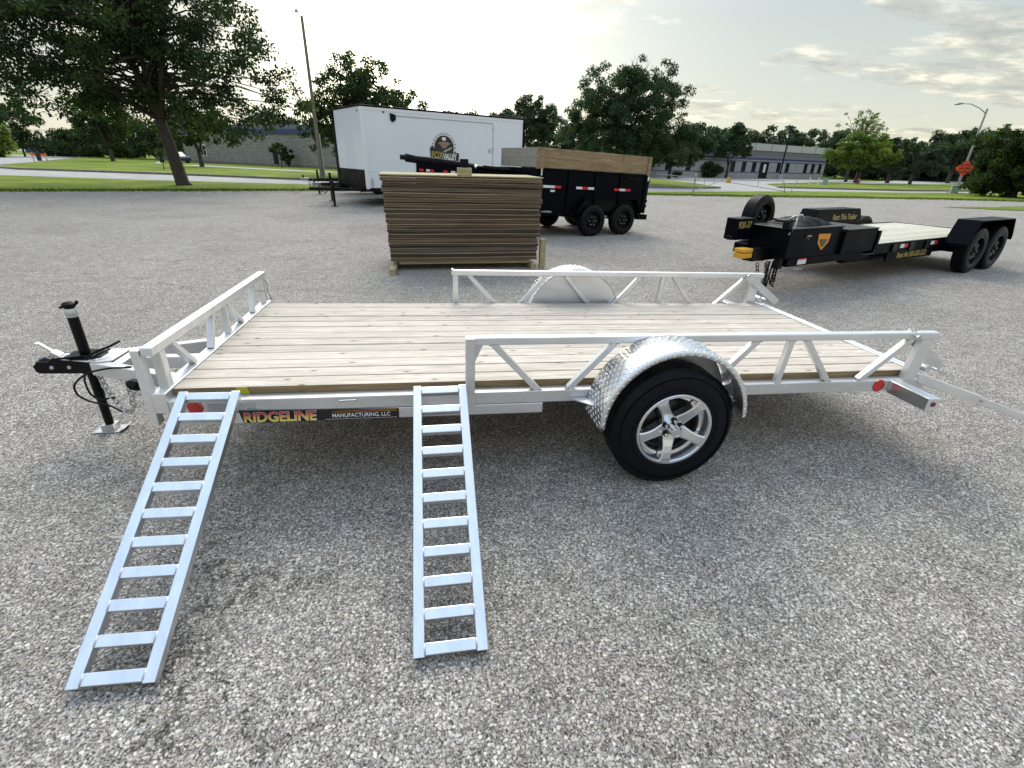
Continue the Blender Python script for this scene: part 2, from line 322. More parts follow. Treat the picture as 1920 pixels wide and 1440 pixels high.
def mat_grass():
    m = bpy.data.materials.new('lawn'); m.use_nodes = True
    t = m.node_tree; b = t.nodes['Principled BSDF']; L = t.links.new
    tc = N(t, 'ShaderNodeTexCoord')
    n1 = N(t, 'ShaderNodeTexNoise', inp={'Scale': 0.35, 'Detail': 8.0, 'Roughness': 0.65}); L(tc.outputs['Object'], n1.inputs['Vector'])
    r1 = ramp(t, [(0.3, (0.085, 0.140, 0.010)), (0.5, (0.150, 0.215, 0.018)), (0.68, (0.26, 0.30, 0.040))]); L(n1.outputs[0], r1.inputs[0])
    n2 = N(t, 'ShaderNodeTexNoise', inp={'Scale': 14.0, 'Detail': 6.0, 'Roughness': 0.7}); L(tc.outputs['Object'], n2.inputs['Vector'])
    r2 = ramp(t, [(0.3, 0.6), (0.7, 1.35)]); L(n2.outputs[0], r2.inputs[0])
    mx = N(t, 'ShaderNodeMix', data_type='RGBA', blend_type='MULTIPLY'); mx.inputs[0].default_value = 1; L(r1.outputs[0], mx.inputs[6]); L(r2.outputs[0], mx.inputs[7])
    L(mx.outputs[2], b.inputs['Base Color']); b.inputs['Roughness'].default_value = 0.9; b.inputs['Specular IOR Level'].default_value = 0.15
    bp = N(t, 'ShaderNodeBump', inp={'Strength': 0.7, 'Distance': 0.05}); L(n2.outputs[0], bp.inputs['Height']); L(bp.outputs[0], b.inputs['Normal'])
    MATS['lawn'] = m
mat_grass()

def mat_block():
    m = bpy.data.materials.new('grey_brick'); m.use_nodes = True
    t = m.node_tree; b = t.nodes['Principled BSDF']; L = t.links.new
    uv = N(t, 'ShaderNodeUVMap', uv_map='UVMap')
    br = N(t, 'ShaderNodeTexBrick', inp={'Color1': (0.25, 0.235, 0.225, 1), 'Color2': (0.34, 0.32, 0.305, 1), 'Mortar': (0.17, 0.165, 0.16, 1), 'Scale': 1.0, 'Mortar Size': 0.015, 'Brick Width': 0.55, 'Row Height': 0.17, 'Bias': 0.0})
    L(uv.outputs[0], br.inputs['Vector']); L(br.outputs[0], b.inputs['Base Color'])
    n = N(t, 'ShaderNodeTexNoise', inp={'Scale': 2.0, 'Detail': 5.0}); L(uv.outputs[0], n.inputs['Vector'])
    r = ramp(t, [(0.3, 0.85), (0.7, 1.12)]); L(n.outputs[0], r.inputs[0])
    mx = N(t, 'ShaderNodeMix', data_type='RGBA', blend_type='MULTIPLY'); mx.inputs[0].default_value = 1; L(br.outputs[0], mx.inputs[6]); L(r.outputs[0], mx.inputs[7]); L(mx.outputs[2], b.inputs['Base Color'])
    bp = N(t, 'ShaderNodeBump', inp={'Strength': 0.6, 'Distance': 0.02}); L(br.outputs['Fac'], bp.inputs['Height']); bp.invert = True; L(bp.outputs[0], b.inputs['Normal'])
    b.inputs['Roughness'].default_value = 0.85
    MATS['grey_brick'] = m
mat_block()

def mat_fire():
    """printed red-to-yellow lettering, graded by height on the sticker"""
    m = bpy.data.materials.new('flame_print'); m.use_nodes = True
    t = m.node_tree; b = t.nodes['Principled BSDF']; L = t.links.new
    tc = N(t, 'ShaderNodeTexCoord'); s = N(t, 'ShaderNodeSeparateXYZ'); L(tc.outputs['Generated'], s.inputs[0])
    r = ramp(t, [(0.1, (0.85, 0.70, 0.08)), (0.45, (0.85, 0.42, 0.03)), (0.75, (0.70, 0.06, 0.02)), (1.0, (0.45, 0.01, 0.01))]); L(s.outputs['Y'], r.inputs[0])
    L(r.outputs[0], b.inputs['Base Color']); b.inputs['Roughness'].default_value = 0.3
    MATS['flame_print'] = m
mat_fire()

# ------------------------------------------------------------------ mesh helpers
def link(o, parent=None):
    COL.objects.link(o)
    if parent is not None: o.parent = parent
    return o
def tag(o, label=None, cat=None, group=None, kind=None):
    if label: o['label'] = label
    if cat: o['category'] = cat
    if group: o['group'] = group
    if kind: o['kind'] = kind
    return o
def thing(name, label, cat, loc=(0, 0, 0), rotz=0.0, group=None, rot=None):
    o = bpy.data.objects.new(name, None); o.empty_display_size = 0.2
    o.location = loc; o.rotation_euler = rot if rot else (0, 0, rotz)
    COL.objects.link(o)
    return tag(o, label, cat, group)

class MB:
    def __init__(s): s.V = []; s.F = []; s.UV = None
    def add(s, vs, fs):
        k = len(s.V); s.V += [tuple(v) for v in vs]; s.F += [tuple(i + k for i in f) for f in fs]; return s
    def box(s, x0, x1, y0, y1, z0, z1):
        return s.add([(x0, y0, z0), (x1, y0, z0), (x1, y1, z0), (x0, y1, z0), (x0, y0, z1), (x1, y0, z1), (x1, y1, z1), (x0, y1, z1)],
                     [(3, 2, 1, 0), (4, 5, 6, 7), (0, 1, 5, 4), (1, 2, 6, 5), (2, 3, 7, 6), (3, 0, 4, 7)])
    def bar(s, p, q, w, h, up=(0, 0, 1)):
        """rectangular bar from p to q, w across, h along up"""
        p, q, up = Vector(p), Vector(q), Vector(up); d = (q - p).normalized()
        sd_ = d.cross(up).normalized(); u = sd_.cross(d).normalized(); a, c = sd_ * w / 2, u * h / 2
        vs = [p - a - c, p + a - c, p + a + c, p - a + c, q - a - c, q + a - c, q + a + c, q - a + c]
        return s.add(vs, [(0, 3, 2, 1), (4, 5, 6, 7), (0, 1, 5, 4), (1, 2, 6, 5), (2, 3, 7, 6), (3, 0, 4, 7)][::1])
    def tube(s, p, q, r, r2=None, n=12, caps=True):
        p, q = Vector(p), Vector(q); d = (q - p).normalized(); r2 = r if r2 is None else r2
        a = d.orthogonal().normalized(); b = d.cross(a)
        vs = []
        for c, rr in ((p, r), (q, r2)):
            for i in range(n):
                t = 2 * PI * i / n; vs.append(c + (a * math.cos(t) + b * math.sin(t)) * rr)
        fs = [(i, (i + 1) % n, n + (i + 1) % n, n + i) for i in range(n)]
        if caps: fs += [tuple(range(n - 1, -1, -1)), tuple(range(n, 2 * n))]
        return s.add(vs, fs)
    def sweep(s, pts, r, n=8, caps=True):
        pts = [Vector(p) for p in pts]; rs = r if isinstance(r, (list, tuple)) else [r] * len(pts)
        vs = []; prev = None
        for i, p in enumerate(pts):
            d = (pts[min(i + 1, len(pts) - 1)] - pts[max(i - 1, 0)]).normalized()
            a = (prev - d * prev.dot(d)) if prev is not None else d.orthogonal()
            if a.length < 1e-6: a = d.orthogonal()
            a.normalize(); prev = a; b = d.cross(a)
            for k in range(n):
                t = 2 * PI * k / n; vs.append(p + (a * math.cos(t) + b * math.sin(t)) * rs[i])
        fs = [(j * n + k, j * n + (k + 1) % n, (j + 1) * n + (k + 1) % n, (j + 1) * n + k) for j in range(len(pts) - 1) for k in range(n)]
        if caps: fs += [tuple(range(n - 1, -1, -1)), tuple(range((len(pts) - 1) * n, len(pts) * n))]
        return s.add(vs, fs)
    def lathe(s, prof, c=(0, 0, 0), n=48, closed=False, mod=None):
        """profile of (radius, y) turned about the Y axis through c"""
        vs = []; m = len(prof)
        for i in range(n):
            t = 2 * PI * i / n
            for j, (r, y) in enumerate(prof):
                rr = r + (mod(i, j) if mod else 0)
                vs.append((c[0] + rr * math.cos(t), c[1] + y, c[2] + rr * math.sin(t)))
        fs = []
        for i in range(n):
            for j in range(m if closed else m - 1):
                a, b = i * m + j, i * m + (j + 1) % m; c_, d = ((i + 1) % n) * m + (j + 1) % m, ((i + 1) % n) * m + j
                fs.append((a, b, c_, d))
        return s.add(vs, fs)
    def disc(s, c, r, y, n=24):
        vs = [(c[0] + r * math.cos(2 * PI * i / n), y, c[2] + r * math.sin(2 * PI * i / n)) for i in range(n)]
        return s.add(vs, [tuple(range(n))])
    def prism(s, poly, y0, y1):
        """polygon in XZ extruded along Y"""
        n = len(poly); vs = [(x, y0, z) for x, z in poly] + [(x, y1, z) for x, z in poly]
        return s.add(vs, [tuple(range(n)), tuple(range(2 * n - 1, n - 1, -1))] + [(i, n + i, n + (i + 1) % n, (i + 1) % n) for i in range(n)])
    def prismz(s, poly, z0, z1):
        n = len(poly); vs = [(x, y, z0) for x, y in poly] + [(x, y, z1) for x, y in poly]
        return s.add(vs, [tuple(range(n - 1, -1, -1)), tuple(range(n, 2 * n))] + [(i, (i + 1) % n, n + (i + 1) % n, n + i) for i in range(n)])
    def torus(s, c, R0, r, ax1, ax2, stretch=1.0, n=14, m=6):
        c, a, b = Vector(c), Vector(ax1).normalized(), Vector(ax2).normalized(); nz = a.cross(b)
        vs = []
        for i in range(n):
            t = 2 * PI * i / n; dr = a * math.cos(t) * stretch + b * math.sin(t); ctr = c + dr * R0; rd = (a * math.cos(t) + b * math.sin(t))
            for k in range(m):
                q = 2 * PI * k / m; vs.append(ctr + (rd * math.cos(q) + nz * math.sin(q)) * r)
        return s.add(vs, [(i * m + k, i * m + (k + 1) % m, ((i + 1) % n) * m + (k + 1) % m, ((i + 1) % n) * m + k) for i in range(n) for k in range(m)])
    def build(s, name, m, parent=None, bevel=0.0, smooth=False, segs=2):
        me = bpy.data.meshes.new(name); me.from_pydata([tuple(v) for v in s.V], [], s.F)
        me.materials.append(MATS[m] if isinstance(m, str) else m)
        bm_fix(me)
        o = bpy.data.objects.new(name, me); link(o, parent)
        if smooth:
            me.polygons.foreach_set('use_smooth', [True] * len(me.polygons))
            if smooth == 'auto':
                md = o.modifiers.new('es', 'EDGE_SPLIT'); md.split_angle = R(38)
        if bevel:
            md = o.modifiers.new('bevel', 'BEVEL'); md.width = bevel; md.segments = segs; md.limit_method = 'ANGLE'; md.angle_limit = R(40)
        return o
import bmesh
def bm_fix(me):
    bm = bmesh.new(); bm.from_mesh(me); bmesh.ops.recalc_face_normals(bm, faces=bm.faces); bm.to_mesh(me); bm.free(); me.update()

def text(name, s, size, m, parent, loc, rot=(PI / 2, 0, 0), sx=1.0, extrude=0.0008, bold=0.0, shear=0.0, align='LEFT'):
    cu = bpy.data.curves.new(name, 'FONT'); cu.body = s; cu.size = size; cu.extrude = extrude; cu.offset = bold; cu.shear = shear; cu.align_x = align; cu.resolution_u = 3
    tmp = bpy.data.objects.new('tmp', cu); COL.objects.link(tmp)
    dg = bpy.context.evaluated_depsgraph_get(); me = bpy.data.meshes.new_from_object(tmp.evaluated_get(dg))
    bpy.data.objects.remove(tmp); bpy.data.curves.remove(cu)
    me.materials.clear(); me.materials.append(MATS[m]); me.name = name
    o = bpy.data.objects.new(name, me); link(o, parent); o.location = loc; o.rotation_euler = rot; o.scale = (sx, 1, 1)
    return o

def copy_tree(o, parent=None):
    c = o.copy(); COL.objects.link(c); c.parent = parent
    for ch in [x for x in bpy.data.objects if x.parent == o]: copy_tree(ch, c)
    return c
def sheet(name, poly, z, m, kind='structure', label=None, thick=0.0):
    b = MB()
    if thick: b.prismz(poly, z - thick, z)
    else: b.add([(x, y, z) for x, y in poly], [tuple(range(len(poly)))])
    o = b.build(name, m)
    # make sure a thin sheet faces up
    me = o.data
    if not thick and me.polygons[0].normal.z < 0: me.flip_normals()
    return tag(o, label, None, None, kind)
# ------------------------------------------------------------------ ground and roads
def wob(pts, step=1.2, amp=0.22, seed=3):
    """break a straight edge into an uneven one"""
    rr = random.Random(seed); out = []
    for (x0, y0), (x1, y1) in zip(pts, pts[1:]):
        n = max(1, int(math.hypot(x1 - x0, y1 - y0) / step))
        for i in range(n):
            t = i / n; out.append((x0 + (x1 - x0) * t + rr.uniform(-amp, amp), y0 + (y1 - y0) * t + rr.uniform(-amp, amp)))
    out.append(pts[-1]); return out
sheet('ground', [(-1500, -600), (1500, -600), (1500, 2500), (-1500, 2500)], -0.06, 'lawn')
lot_edge = [(-85, -3), (-60, 5.3), (-30, 15.6), (-15.2, 20.4), (-9.5, 22.4), (-4.3, 24.3), (4, 26.0), (14.3, 26.2), (20.2, 26.3), (28.4, 27.1), (35, 27.3), (42, 26.6), (62, 24.5), (85, 20)]
le = wob(lot_edge, 1.0, 0.16)
sheet('parking_lot', [(-85, -40), (85, -40)] + le[::-1], 0.0, 'chip')
road_near = [(-85, 44), (-50, 37.5), (-23.4, 32.3), (-14, 30.3), (-5.3, 29.1), (5, 28.7), (15.7, 29.2), (21.7, 31.0), (29.4, 34.2), (41, 35.6), (58, 40), (90, 46)]
road_far = [(-31, 43.6), (-28.5, 41.6), (-23, 40.3), (-16.4, 38.4), (-11, 36.4), (-6.3, 34.6), (5, 34.0), (21.5, 35.2), (24.5, 36.6)]
verge = wob(lot_edge, 1.0, 0.16)
sheet('grass_verge', verge + road_near[::-1], 0.025, 'lawn', thick=0.06)
sheet('road', road_near + [(90, 52), (75, 46.5), (44.3, 39.2), (32.4, 39.9), (38, 50), (60, 66), (79, 80), (60, 77.5), (28, 66.5), (26.5, 45), (24.5, 36.6)] + road_far[::-1][1:] + [(-34, 47.5), (-36.5, 54), (-40, 62), (-47, 77), (-62, 110), (-75, 110), (-58, 83), (-85, 60)], -0.01, 'road_surface')
isl = road_far + [(26.5, 45), (28, 66.5), (8, 70), (-20, 84), (-62, 112), (-47, 77), (-40, 62), (-36.5, 54), (-34, 47.5)]
sheet('lawn', isl, 0.10, 'lawn', thick=0.16)
sheet('lawn', [(32.4, 39.9), (44.3, 39.2), (75, 46.5), (90, 52), (120, 80), (100, 92), (79, 74), (60, 60), (40, 46.5), (34, 42.5)], 0.09, 'lawn', thick=0.16)
sheet('lawn', [(120, 80), (240, 140), (240, 220), (100, 120), (84, 98), (100, 92)], 0.05, 'lawn', thick=0.16)
sheet('parking_strip', [(52, 57.5), (79, 75.5), (100, 93.5), (118, 104), (150, 120), (160, 112), (120, 86), (90, 70), (66, 59), (56, 55.5)], 0.11, 'road_surface')
def kerb(pts, name='kerb'):
    b = MB()
    for (x0, y0), (x1, y1) in zip(pts, pts[1:]): b.bar((x0, y0, 0.055), (x1, y1, 0.055), 0.28, 0.13)
    tag(b.build(name, 'kerb'), kind='structure')
kerb([(-62, 112), (-47, 77), (-40, 62), (-36.5, 54), (-34, 47.5)] + road_far)
kerb([(34, 42.5), (32.4, 39.9), (44.3, 39.2), (75, 46.5), (90, 52)])
sheet('footpath', [(-26, 60.5), (-10.5, 49.5), (6, 45), (6, 46.6), (-10.0, 51.3), (-25, 63)], 0.115, 'concrete')
# gravelly worn patch and grass tongue on the right edge of the lot
sheet('grass_patch', wob([(27.3, 20.2), (30.5, 18.9), (36, 18.4), (46, 20), (50, 21.5)], 0.8, 0.15, 5) + wob([(50, 24), (40, 23.2), (32, 21.2)], 0.8, 0.15, 6), 0.02, 'lawn')

def tufts(name, pts, n, h, spread, seed, label):
    rr = np.random.RandomState(seed)
    P0 = np.array(pts[:-1]); P1 = np.array(pts[1:]); ln = np.linalg.norm(P1 - P0, axis=1); pr = ln / ln.sum()
    k = rr.choice(len(P0), n, p=pr); t = rr.rand(n, 1); c = P0[k] * (1 - t) + P1[k] * t + rr.randn(n, 2) * spread
    a = rr.rand(n) * 2 * PI; hh = h * (0.5 + rr.rand(n)); w = 0.02 + 0.03 * rr.rand(n); lean = (rr.rand(n, 2) - 0.5) * h
    V = np.zeros((n, 3, 3)); V[:, 0, 0] = c[:, 0] - np.cos(a) * w; V[:, 0, 1] = c[:, 1] - np.sin(a) * w; V[:, 1, 0] = c[:, 0] + np.cos(a) * w; V[:, 1, 1] = c[:, 1] + np.sin(a) * w
    V[:, 2, 0] = c[:, 0] + lean[:, 0]; V[:, 2, 1] = c[:, 1] + lean[:, 1]; V[:, 2, 2] = hh
    me = poly_mesh(name, V.reshape(-1, 3), 3, np.clip(rr.rand(n) * 0.9, 0, 1)); me.materials.append(MATS['grass_blade'])
    o = bpy.data.objects.new(name, me); link(o); tag(o, label, 'grass', None, 'stuff')
def poly_mesh(name, V, k, tone):
    n = len(V) // k
    me = bpy.data.meshes.new(name); me.vertices.add(len(V)); me.vertices.foreach_set('co', V.astype(np.float32).ravel())
    me.loops.add(len(V)); me.loops.foreach_set('vertex_index', np.arange(len(V), dtype=np.int32))
    me.polygons.add(n); me.polygons.foreach_set('loop_start', np.arange(0, len(V), k, dtype=np.int32)); me.polygons.foreach_set('loop_total', np.full(n, k, dtype=np.int32))
    me.update(calc_edges=True)
    at = me.attributes.new('tone', 'FLOAT', 'FACE'); at.data.foreach_set('value', tone.astype(np.float32))
    return me
tufts('grass_tufts', lot_edge[3:12], 16000, 0.085, 0.20, 4, 'ragged green grass fringe along the far edge of the asphalt lot')

# loose gravel and leaf litter gathered at the lot edge, and a few stones lying loose close by
def gravel():
    rr = random.Random(12); b = MB()
    for i in range(900):
        if i < 520:
            k = rr.randrange(3, 11); t = rr.random(); (x0, y0), (x1, y1) = lot_edge[k], lot_edge[k + 1]
            x, y, s = x0 + (x1 - x0) * t, y0 + (y1 - y0) * t - abs(rr.gauss(0, 0.5)) - 0.1, rr.uniform(0.02, 0.06)
        else:
            x, y, s = rr.uniform(-5, 9), rr.uniform(-1.9, 9), rr.uniform(0.004, 0.011)
        h = s * rr.uniform(0.3, 0.6); n = 5; a0 = rr.random() * 6
        base = [(x + s * math.cos(a0 + 2 * PI * j / n) * rr.uniform(.7, 1.1), y + s * math.sin(a0 + 2 * PI * j / n) * rr.uniform(.7, 1.1), 0.0) for j in range(n)]
        top = [(x + (p[0] - x) * .6, y + (p[1] - y) * .6, h) for p in base]
        b.add(base + top, [(j, (j + 1) % n, n + (j + 1) % n, n + j) for j in range(n)] + [tuple(range(n, 2 * n))])
    tag(b.build('loose_gravel', 'concrete'), 'loose pale stones scattered over the asphalt and along the grass edge', 'gravel', None, 'stuff')
gravel()
def debris():
    rr = random.Random(33); b = MB()
    for i in range(700):
        k = rr.choice((3, 4, 5, 3, 4, 7, 8, 9, 9, 10, 10)); t = rr.random(); (x0, y0), (x1, y1) = lot_edge[k], lot_edge[k + 1]
        x, y, s = x0 + (x1 - x0) * t, y0 + (y1 - y0) * t - abs(rr.gauss(0, 0.8)) - 0.25, rr.uniform(0.02, 0.10)
        a = rr.random() * PI; dx, dy = math.cos(a) * s, math.sin(a) * s * .5
        b.add([(x - dx, y - dy, 0.002), (x + dy, y - dx * .3, 0.004), (x + dx, y + dy, 0.012), (x - dy, y + dx * .3, 0.006)], [(0, 1, 2, 3)])
    tag(b.build('leaf_litter', 'bark'), 'dark leaf litter and crumbs scattered along the asphalt edge', 'litter', None, 'stuff')
debris()
o = MB().prismz([(7.55, 5.35), (7.62, 5.31), (7.72, 5.33), (7.74, 5.37), (7.64, 5.39)], 0.0, 0.018).build('litter_scrap', 'white_paint'); tag(o, 'small white scrap of litter lying on the asphalt behind the silver trailer', 'litter')

# ------------------------------------------------------------------ the silver utility trailer
T = thing('utility_trailer', 'silver aluminium open utility trailer with pine plank deck and truss side rails', 'trailer')
Rw = Matrix(((0.9998699, -3.42e-05, 0.0161296), (-7.33e-05, 0.9999778, 0.0066674), (-0.0161294, -0.0066677, 0.9998477)))
piv = Vector((2.5019, -0.1705, 0.0))
T.rotation_euler = Rw.to_euler(); T.location = piv - Rw @ piv
LN, W, ZD = 4.165, 1.569, 0.541
AL, RA, BR = 'aluminium', 'rail_aluminium', 'bright_aluminium'
# deck planks
pw = W / 13
rr = random.Random(5)
for i in range(13):
    b = MB(); j = rr.uniform(-0.002, 0.001); g = 0.0036 + rr.random() * 0.0018
    b.box(0.002 + rr.random() * 0.003, LN - 0.002 - rr.random() * 0.003, i * pw + g, (i + 1) * pw - g, ZD - 0.038, ZD + j)
    pk = b.build('plank', 'pine_deck', T, bevel=0.003)
    if i == 0:                                  # the outer board shows its browner sawn edge
        pk.data.materials.append(MATS['sawn_edge'])
        for f_ in pk.data.polygons:
            if f_.normal.y < -0.9: f_.material_index = 1
b = MB(); b.prism([(0.328, 0), (0.398, 0.0), (0.388, 0.036), (0.338, 0.036)], -0.0015, 0.0); mk = b.build('paint_mark', 'marker_yellow', T); mk.location = (-0.05, 0.0, ZD - 0.037)
# main frame
ZB = ZD - 0.0385
MB().box(0.0, LN + 0.06, -0.060, 0.016, 0.434, ZB).build('frame_beam', AL, T, bevel=0.004)
MB().box(0.0, LN + 0.06, W - 0.016, W + 0.060, 0.434, ZB).build('frame_beam', AL, T, bevel=0.004)
MB().box(0.03, 1.826, -0.064, 0.01, 0.373, 0.432).build('lower_beam', AL, T, bevel=0.004)
MB().box(0.03, 1.826, W - 0.01, W + 0.064, 0.373, 0.432).build('lower_beam', AL, T, bevel=0.004)
b = MB(); b.box(-0.066, -0.001, -0.060, W + 0.060, 0.44, ZD + 0.002); b.build('front_beam', RA, T, bevel=0.004)
b = MB(); b.box(LN + 0.001, LN + 0.058, 0.0, W + 0.02, ZB + 0.001, ZD + 0.004); b.build('rear_beam', RA, T, bevel=0.003)
b = MB(); b.bar((LN + 0.105, 0.03, ZD - 0.025), (LN + 0.105, W, ZD - 0.025), 0.085, 0.014, up=(0.55, 0, 1)); b.box(LN + 0.142, LN + 0.155, 0.03, W, ZD - 0.060, ZD - 0.038); b.build('ramp_lip', RA, T, bevel=0.001)
for x in (0.45, 0.95, 1.45, 1.95, 2.5, 3.0, 3.5, 3.95): MB().box(x - 0.02, x + 0.02, 0.018, W - 0.018, 0.44, ZB - 0.001).build('cross_member', AL, T)
# tie-down loops on the frame side
b = MB(); b.sweep([(0.775, -0.061, 0.486), (0.78, -0.075, 0.486), (0.86, -0.075, 0.488), (0.865, -0.061, 0.488)], 0.0045, 6); b.build('tie_loop', 'galvanised', T, smooth=True)
# reflectors, plate and sticker on the near side
def rdisc(name, x, z, r, y=-0.060, m='red_reflector'):
    b = MB(); b.lathe([(0.0, -0.006), (r * 0.8, -0.0055), (r, -0.003), (r, 0.0)], (x, y, z), 28); return b.build(name, m, T, smooth='auto')
rdisc('reflector', 0.115, 0.467, 0.036); rdisc('reflector', 3.905, 0.469, 0.040)
MB().box(0.165, 0.385, -0.0612, -0.0600, 0.438, 0.487).build('maker_label', 'silver_label', T)
for k, ln in enumerate((0.13, 0.15, 0.12, 0.14)):
    MB().box(0.18, 0.18 + ln, -0.0620, -0.0613, 0.4780 - k * 0.011, 0.4812 - k * 0.011).build('label_line', 'grey_print', T)
MB().box(0.345, 0.385, -0.0620, -0.0613, 0.440, 0.456).build('label_mark', 'utility_green', T)
S = MB().prism([(0.302, 0.445), (0.318, 0.374), (1.066, 0.374), (1.066, 0.431), (0.70, 0.435)], -0.0652, -0.0641).build('name_sticker', 'sticker_black', T)
text('lettering', 'RIDGELINE', 0.0745, 'white_print', S, (0.3165, -0.0654, 0.3795), sx=0.945, bold=0.0026, extrude=0.0001, shear=0.08)
text('lettering', 'RIDGELINE', 0.0745, 'flame_print', S, (0.3165, -0.0658, 0.3795), sx=0.945, bold=0.0013, extrude=0.0002, shear=0.08)
text('lettering', 'MANUFACTURING, LLC', 0.030, 'white_print', S, (0.735, -0.0656, 0.3895), sx=0.90, bold=0.0003, extrude=0.0002)
for k in range(3):
    MB().add([(0.74, -0.0655, 0.4245 - k * 0.0042), (1.055, -0.0655, 0.4275 - k * 0.0052), (1.055, -0.0655, 0.4295 - k * 0.0052), (0.74, -0.0655, 0.4253 - k * 0.0042)], [(0, 1, 2, 3)]).build('stripe', ('sticker_line', 'red_tape', 'sticker_line')[k], S)
MB().box(0.70, 1.055, -0.0655, -0.0653, 0.379, 0.3805).build('stripe', 'white_print', S)

# side rails
def side_rail(ys, near):
    yo = ys                           # centre plane of the rail
    d = -1 if near else 1
    w = 0.036
    MB().box(1.418, 4.192, yo - 0.024, yo + 0.024, 0.762, 0.803).build('top_rail', RA, T, bevel=0.007, segs=3)
    zb, zt = ZB + 0.0005, 0.7615
    if near:
        b = MB(); b.box(1.409, 1.457, yo - 0.030, yo + 0.016, 0.418, 0.800); b.build('front_post', AL, T, bevel=0.003)
        b = MB(); b.prism([(1.4575, 0.758), (1.498, 0.758), (1.4575, 0.665)], yo - 0.004, yo + 0.004); b.build('gusset', AL, T)
    else:
        MB().box(1.420, 1.462, yo - 0.02, yo + 0.02, ZB, 0.7615).build('front_post', AL, T, bevel=0.003)
        MB().box(1.409, 1.424, yo - 0.026, yo + 0.026, 0.7625, 0.812).build('end_cap', AL, T, bevel=0.003)
    mem = [(1.55, 1.795), (2.195, 1.965), (3.025, 2.80), (3.238, 3.218), (3.335, 3.55), (4.03, 3.765)]
    mem.insert(2, (2.365, 2.60))
    for xt, xb in mem:
        MB().bar((xb, yo, zb), (xt, yo, zt), 0.032, w, up=(0, 1, 0)).build('truss_bar', RA if near else AL, T, bevel=0.003)
        for (xx, zz) in ((xb, zb), (xt, zt)):
            bb = MB(); bb.tube((xx - 0.022, yo - 0.014, zz + (0.003 if zz < 0.6 else -0.003)), (xx + 0.022, yo - 0.014, zz + (0.003 if zz < 0.6 else -0.003)), 0.0035, n=6); bb.build('weld_bead', 'weld', T, smooth=True)
    b = MB(); b.prism([(4.070, ZB), (4.150, ZB), (4.168, 0.7615), (4.092, 0.7615)], yo - 0.020, yo + 0.020); b.build('rear_post', RA, T, bevel=0.003)
    # hinged strut and latch pin of the rear gate
    y2 = yo + (0.036 if near else -0.036)
    MB().bar((4.02, y2, 0.785), (4.375, y2, 0.545), 0.058, 0.008, up=(0, 1, 0)).build('gate_strut', AL, T, bevel=0.002)
    b = MB(); b.tube((4.02, yo - 0.045, 0.782), (4.02, yo + 0.045, 0.782), 0.008, n=10); b.tube((4.02, yo - 0.045, 0.782), (4.02, yo - 0.052, 0.782), 0.014, n=6); b.build('pivot_bolt', 'galvanised', T, smooth='auto')
    b = MB(); b.tube((4.20, yo - 0.03, 0.575), (4.20, yo + 0.05, 0.575), 0.022, n=14); b.tube((4.24, yo - 0.05, 0.575), (4.24, yo + 0.06, 0.575), 0.010, n=10); b.build('gate_hinge', AL, T, smooth='auto')
side_rail(-0.037, True)
side_rail(W + 0.037, False)
b = MB(); b.sweep([(4.015, -0.04, 0.803), (4.018, -0.04, 0.818), (4.035, -0.04, 0.818), (4.038, -0.04, 0.803)], 0.004, 6); b.build('latch_ring', 'galvanised', T, smooth=True)

# front gate
xg = -0.034
MB().box(xg - 0.026, xg + 0.026, -0.056, W + 0.056, 0.728, 0.772).build('gate_rail', RA, T, bevel=0.007, segs=3)
MB().bar((xg, 0.035, 0.470), (xg, 0.035, 0.7275), 0.044, 0.048, up=(0, 1, 0)).build('gate_post', RA, T, bevel=0.003)
MB().box(xg - 0.064, xg - 0.028, -0.062, -0.010, 0.375, 0.760).build('gate_post', RA, T, bevel=0.003)
MB().box(xg - 0.020, xg + 0.020, W - 0.01, W + 0.032, ZD + 0.002, 0.7275).build('gate_post', RA, T, bevel=0.003)
for yt, yb in ((0.152, 0.335), (0.655, 0.560), (0.830, 0.842), (0.875, 1.075), (1.365, 1.30)):
    MB().bar((xg, yb, ZD + 0.0025), (xg, yt, 0.7275), 0.026, 0.038, up=(1, 0, 0)).build('truss_bar', RA, T, bevel=0.003)
b = MB(); b.tube((xg - 0.03, W - 0.10, 0.66), (xg + 0.05, W - 0.10, 0.66), 0.008, n=8); b.tube((xg - 0.035, W - 0.10, 0.66), (xg - 0.025, W - 0.10, 0.66), 0.018, n=8); b.build('gate_pin', 'galvanised', T, smooth='auto')
b = MB(); b.sweep([(xg + 0.01, W + 0.034, 0.73), (xg + 0.03, W + 0.045, 0.68), (xg + 0.025, W + 0.045, 0.62), (xg + 0.05, W + 0.04, ZD + 0.01)], 0.0025, 6); b.build('pin_wire', 'black_matt', T)

# tongue
CY = 0.70
zt0, zt1 = 0.375, 0.452
MB().bar((-0.70, CY - 0.085, 0.413), (-0.067, 0.345, 0.413), 0.055, 0.076).build('tongue_beam', AL, T, bevel=0.004)
MB().bar((-0.70, CY + 0.085, 0.413), (-0.067, 1.055, 0.413), 0.055, 0.076).build('tongue_beam', AL, T, bevel=0.004)
MB().bar((-0.525, CY, 0.413), (-0.067, CY, 0.413), 0.055, 0.074).build('tongue_beam', AL, T, bevel=0.004)
MB().bar((-0.560, CY - 0.135, 0.4145), (-0.560, CY + 0.135, 0.4145), 0.055, 0.079).build('tongue_cross', RA, T, bevel=0.004)
b = MB(); b.prismz([(-0.93, CY - 0.045), (-0.67, CY - 0.115), (-0.60, CY - 0.09), (-0.60, CY + 0.09), (-0.67, CY + 0.115), (-0.93, CY + 0.045)], 0.4525, 0.4585); b.build('tongue_plate', RA, T, bevel=0.001)
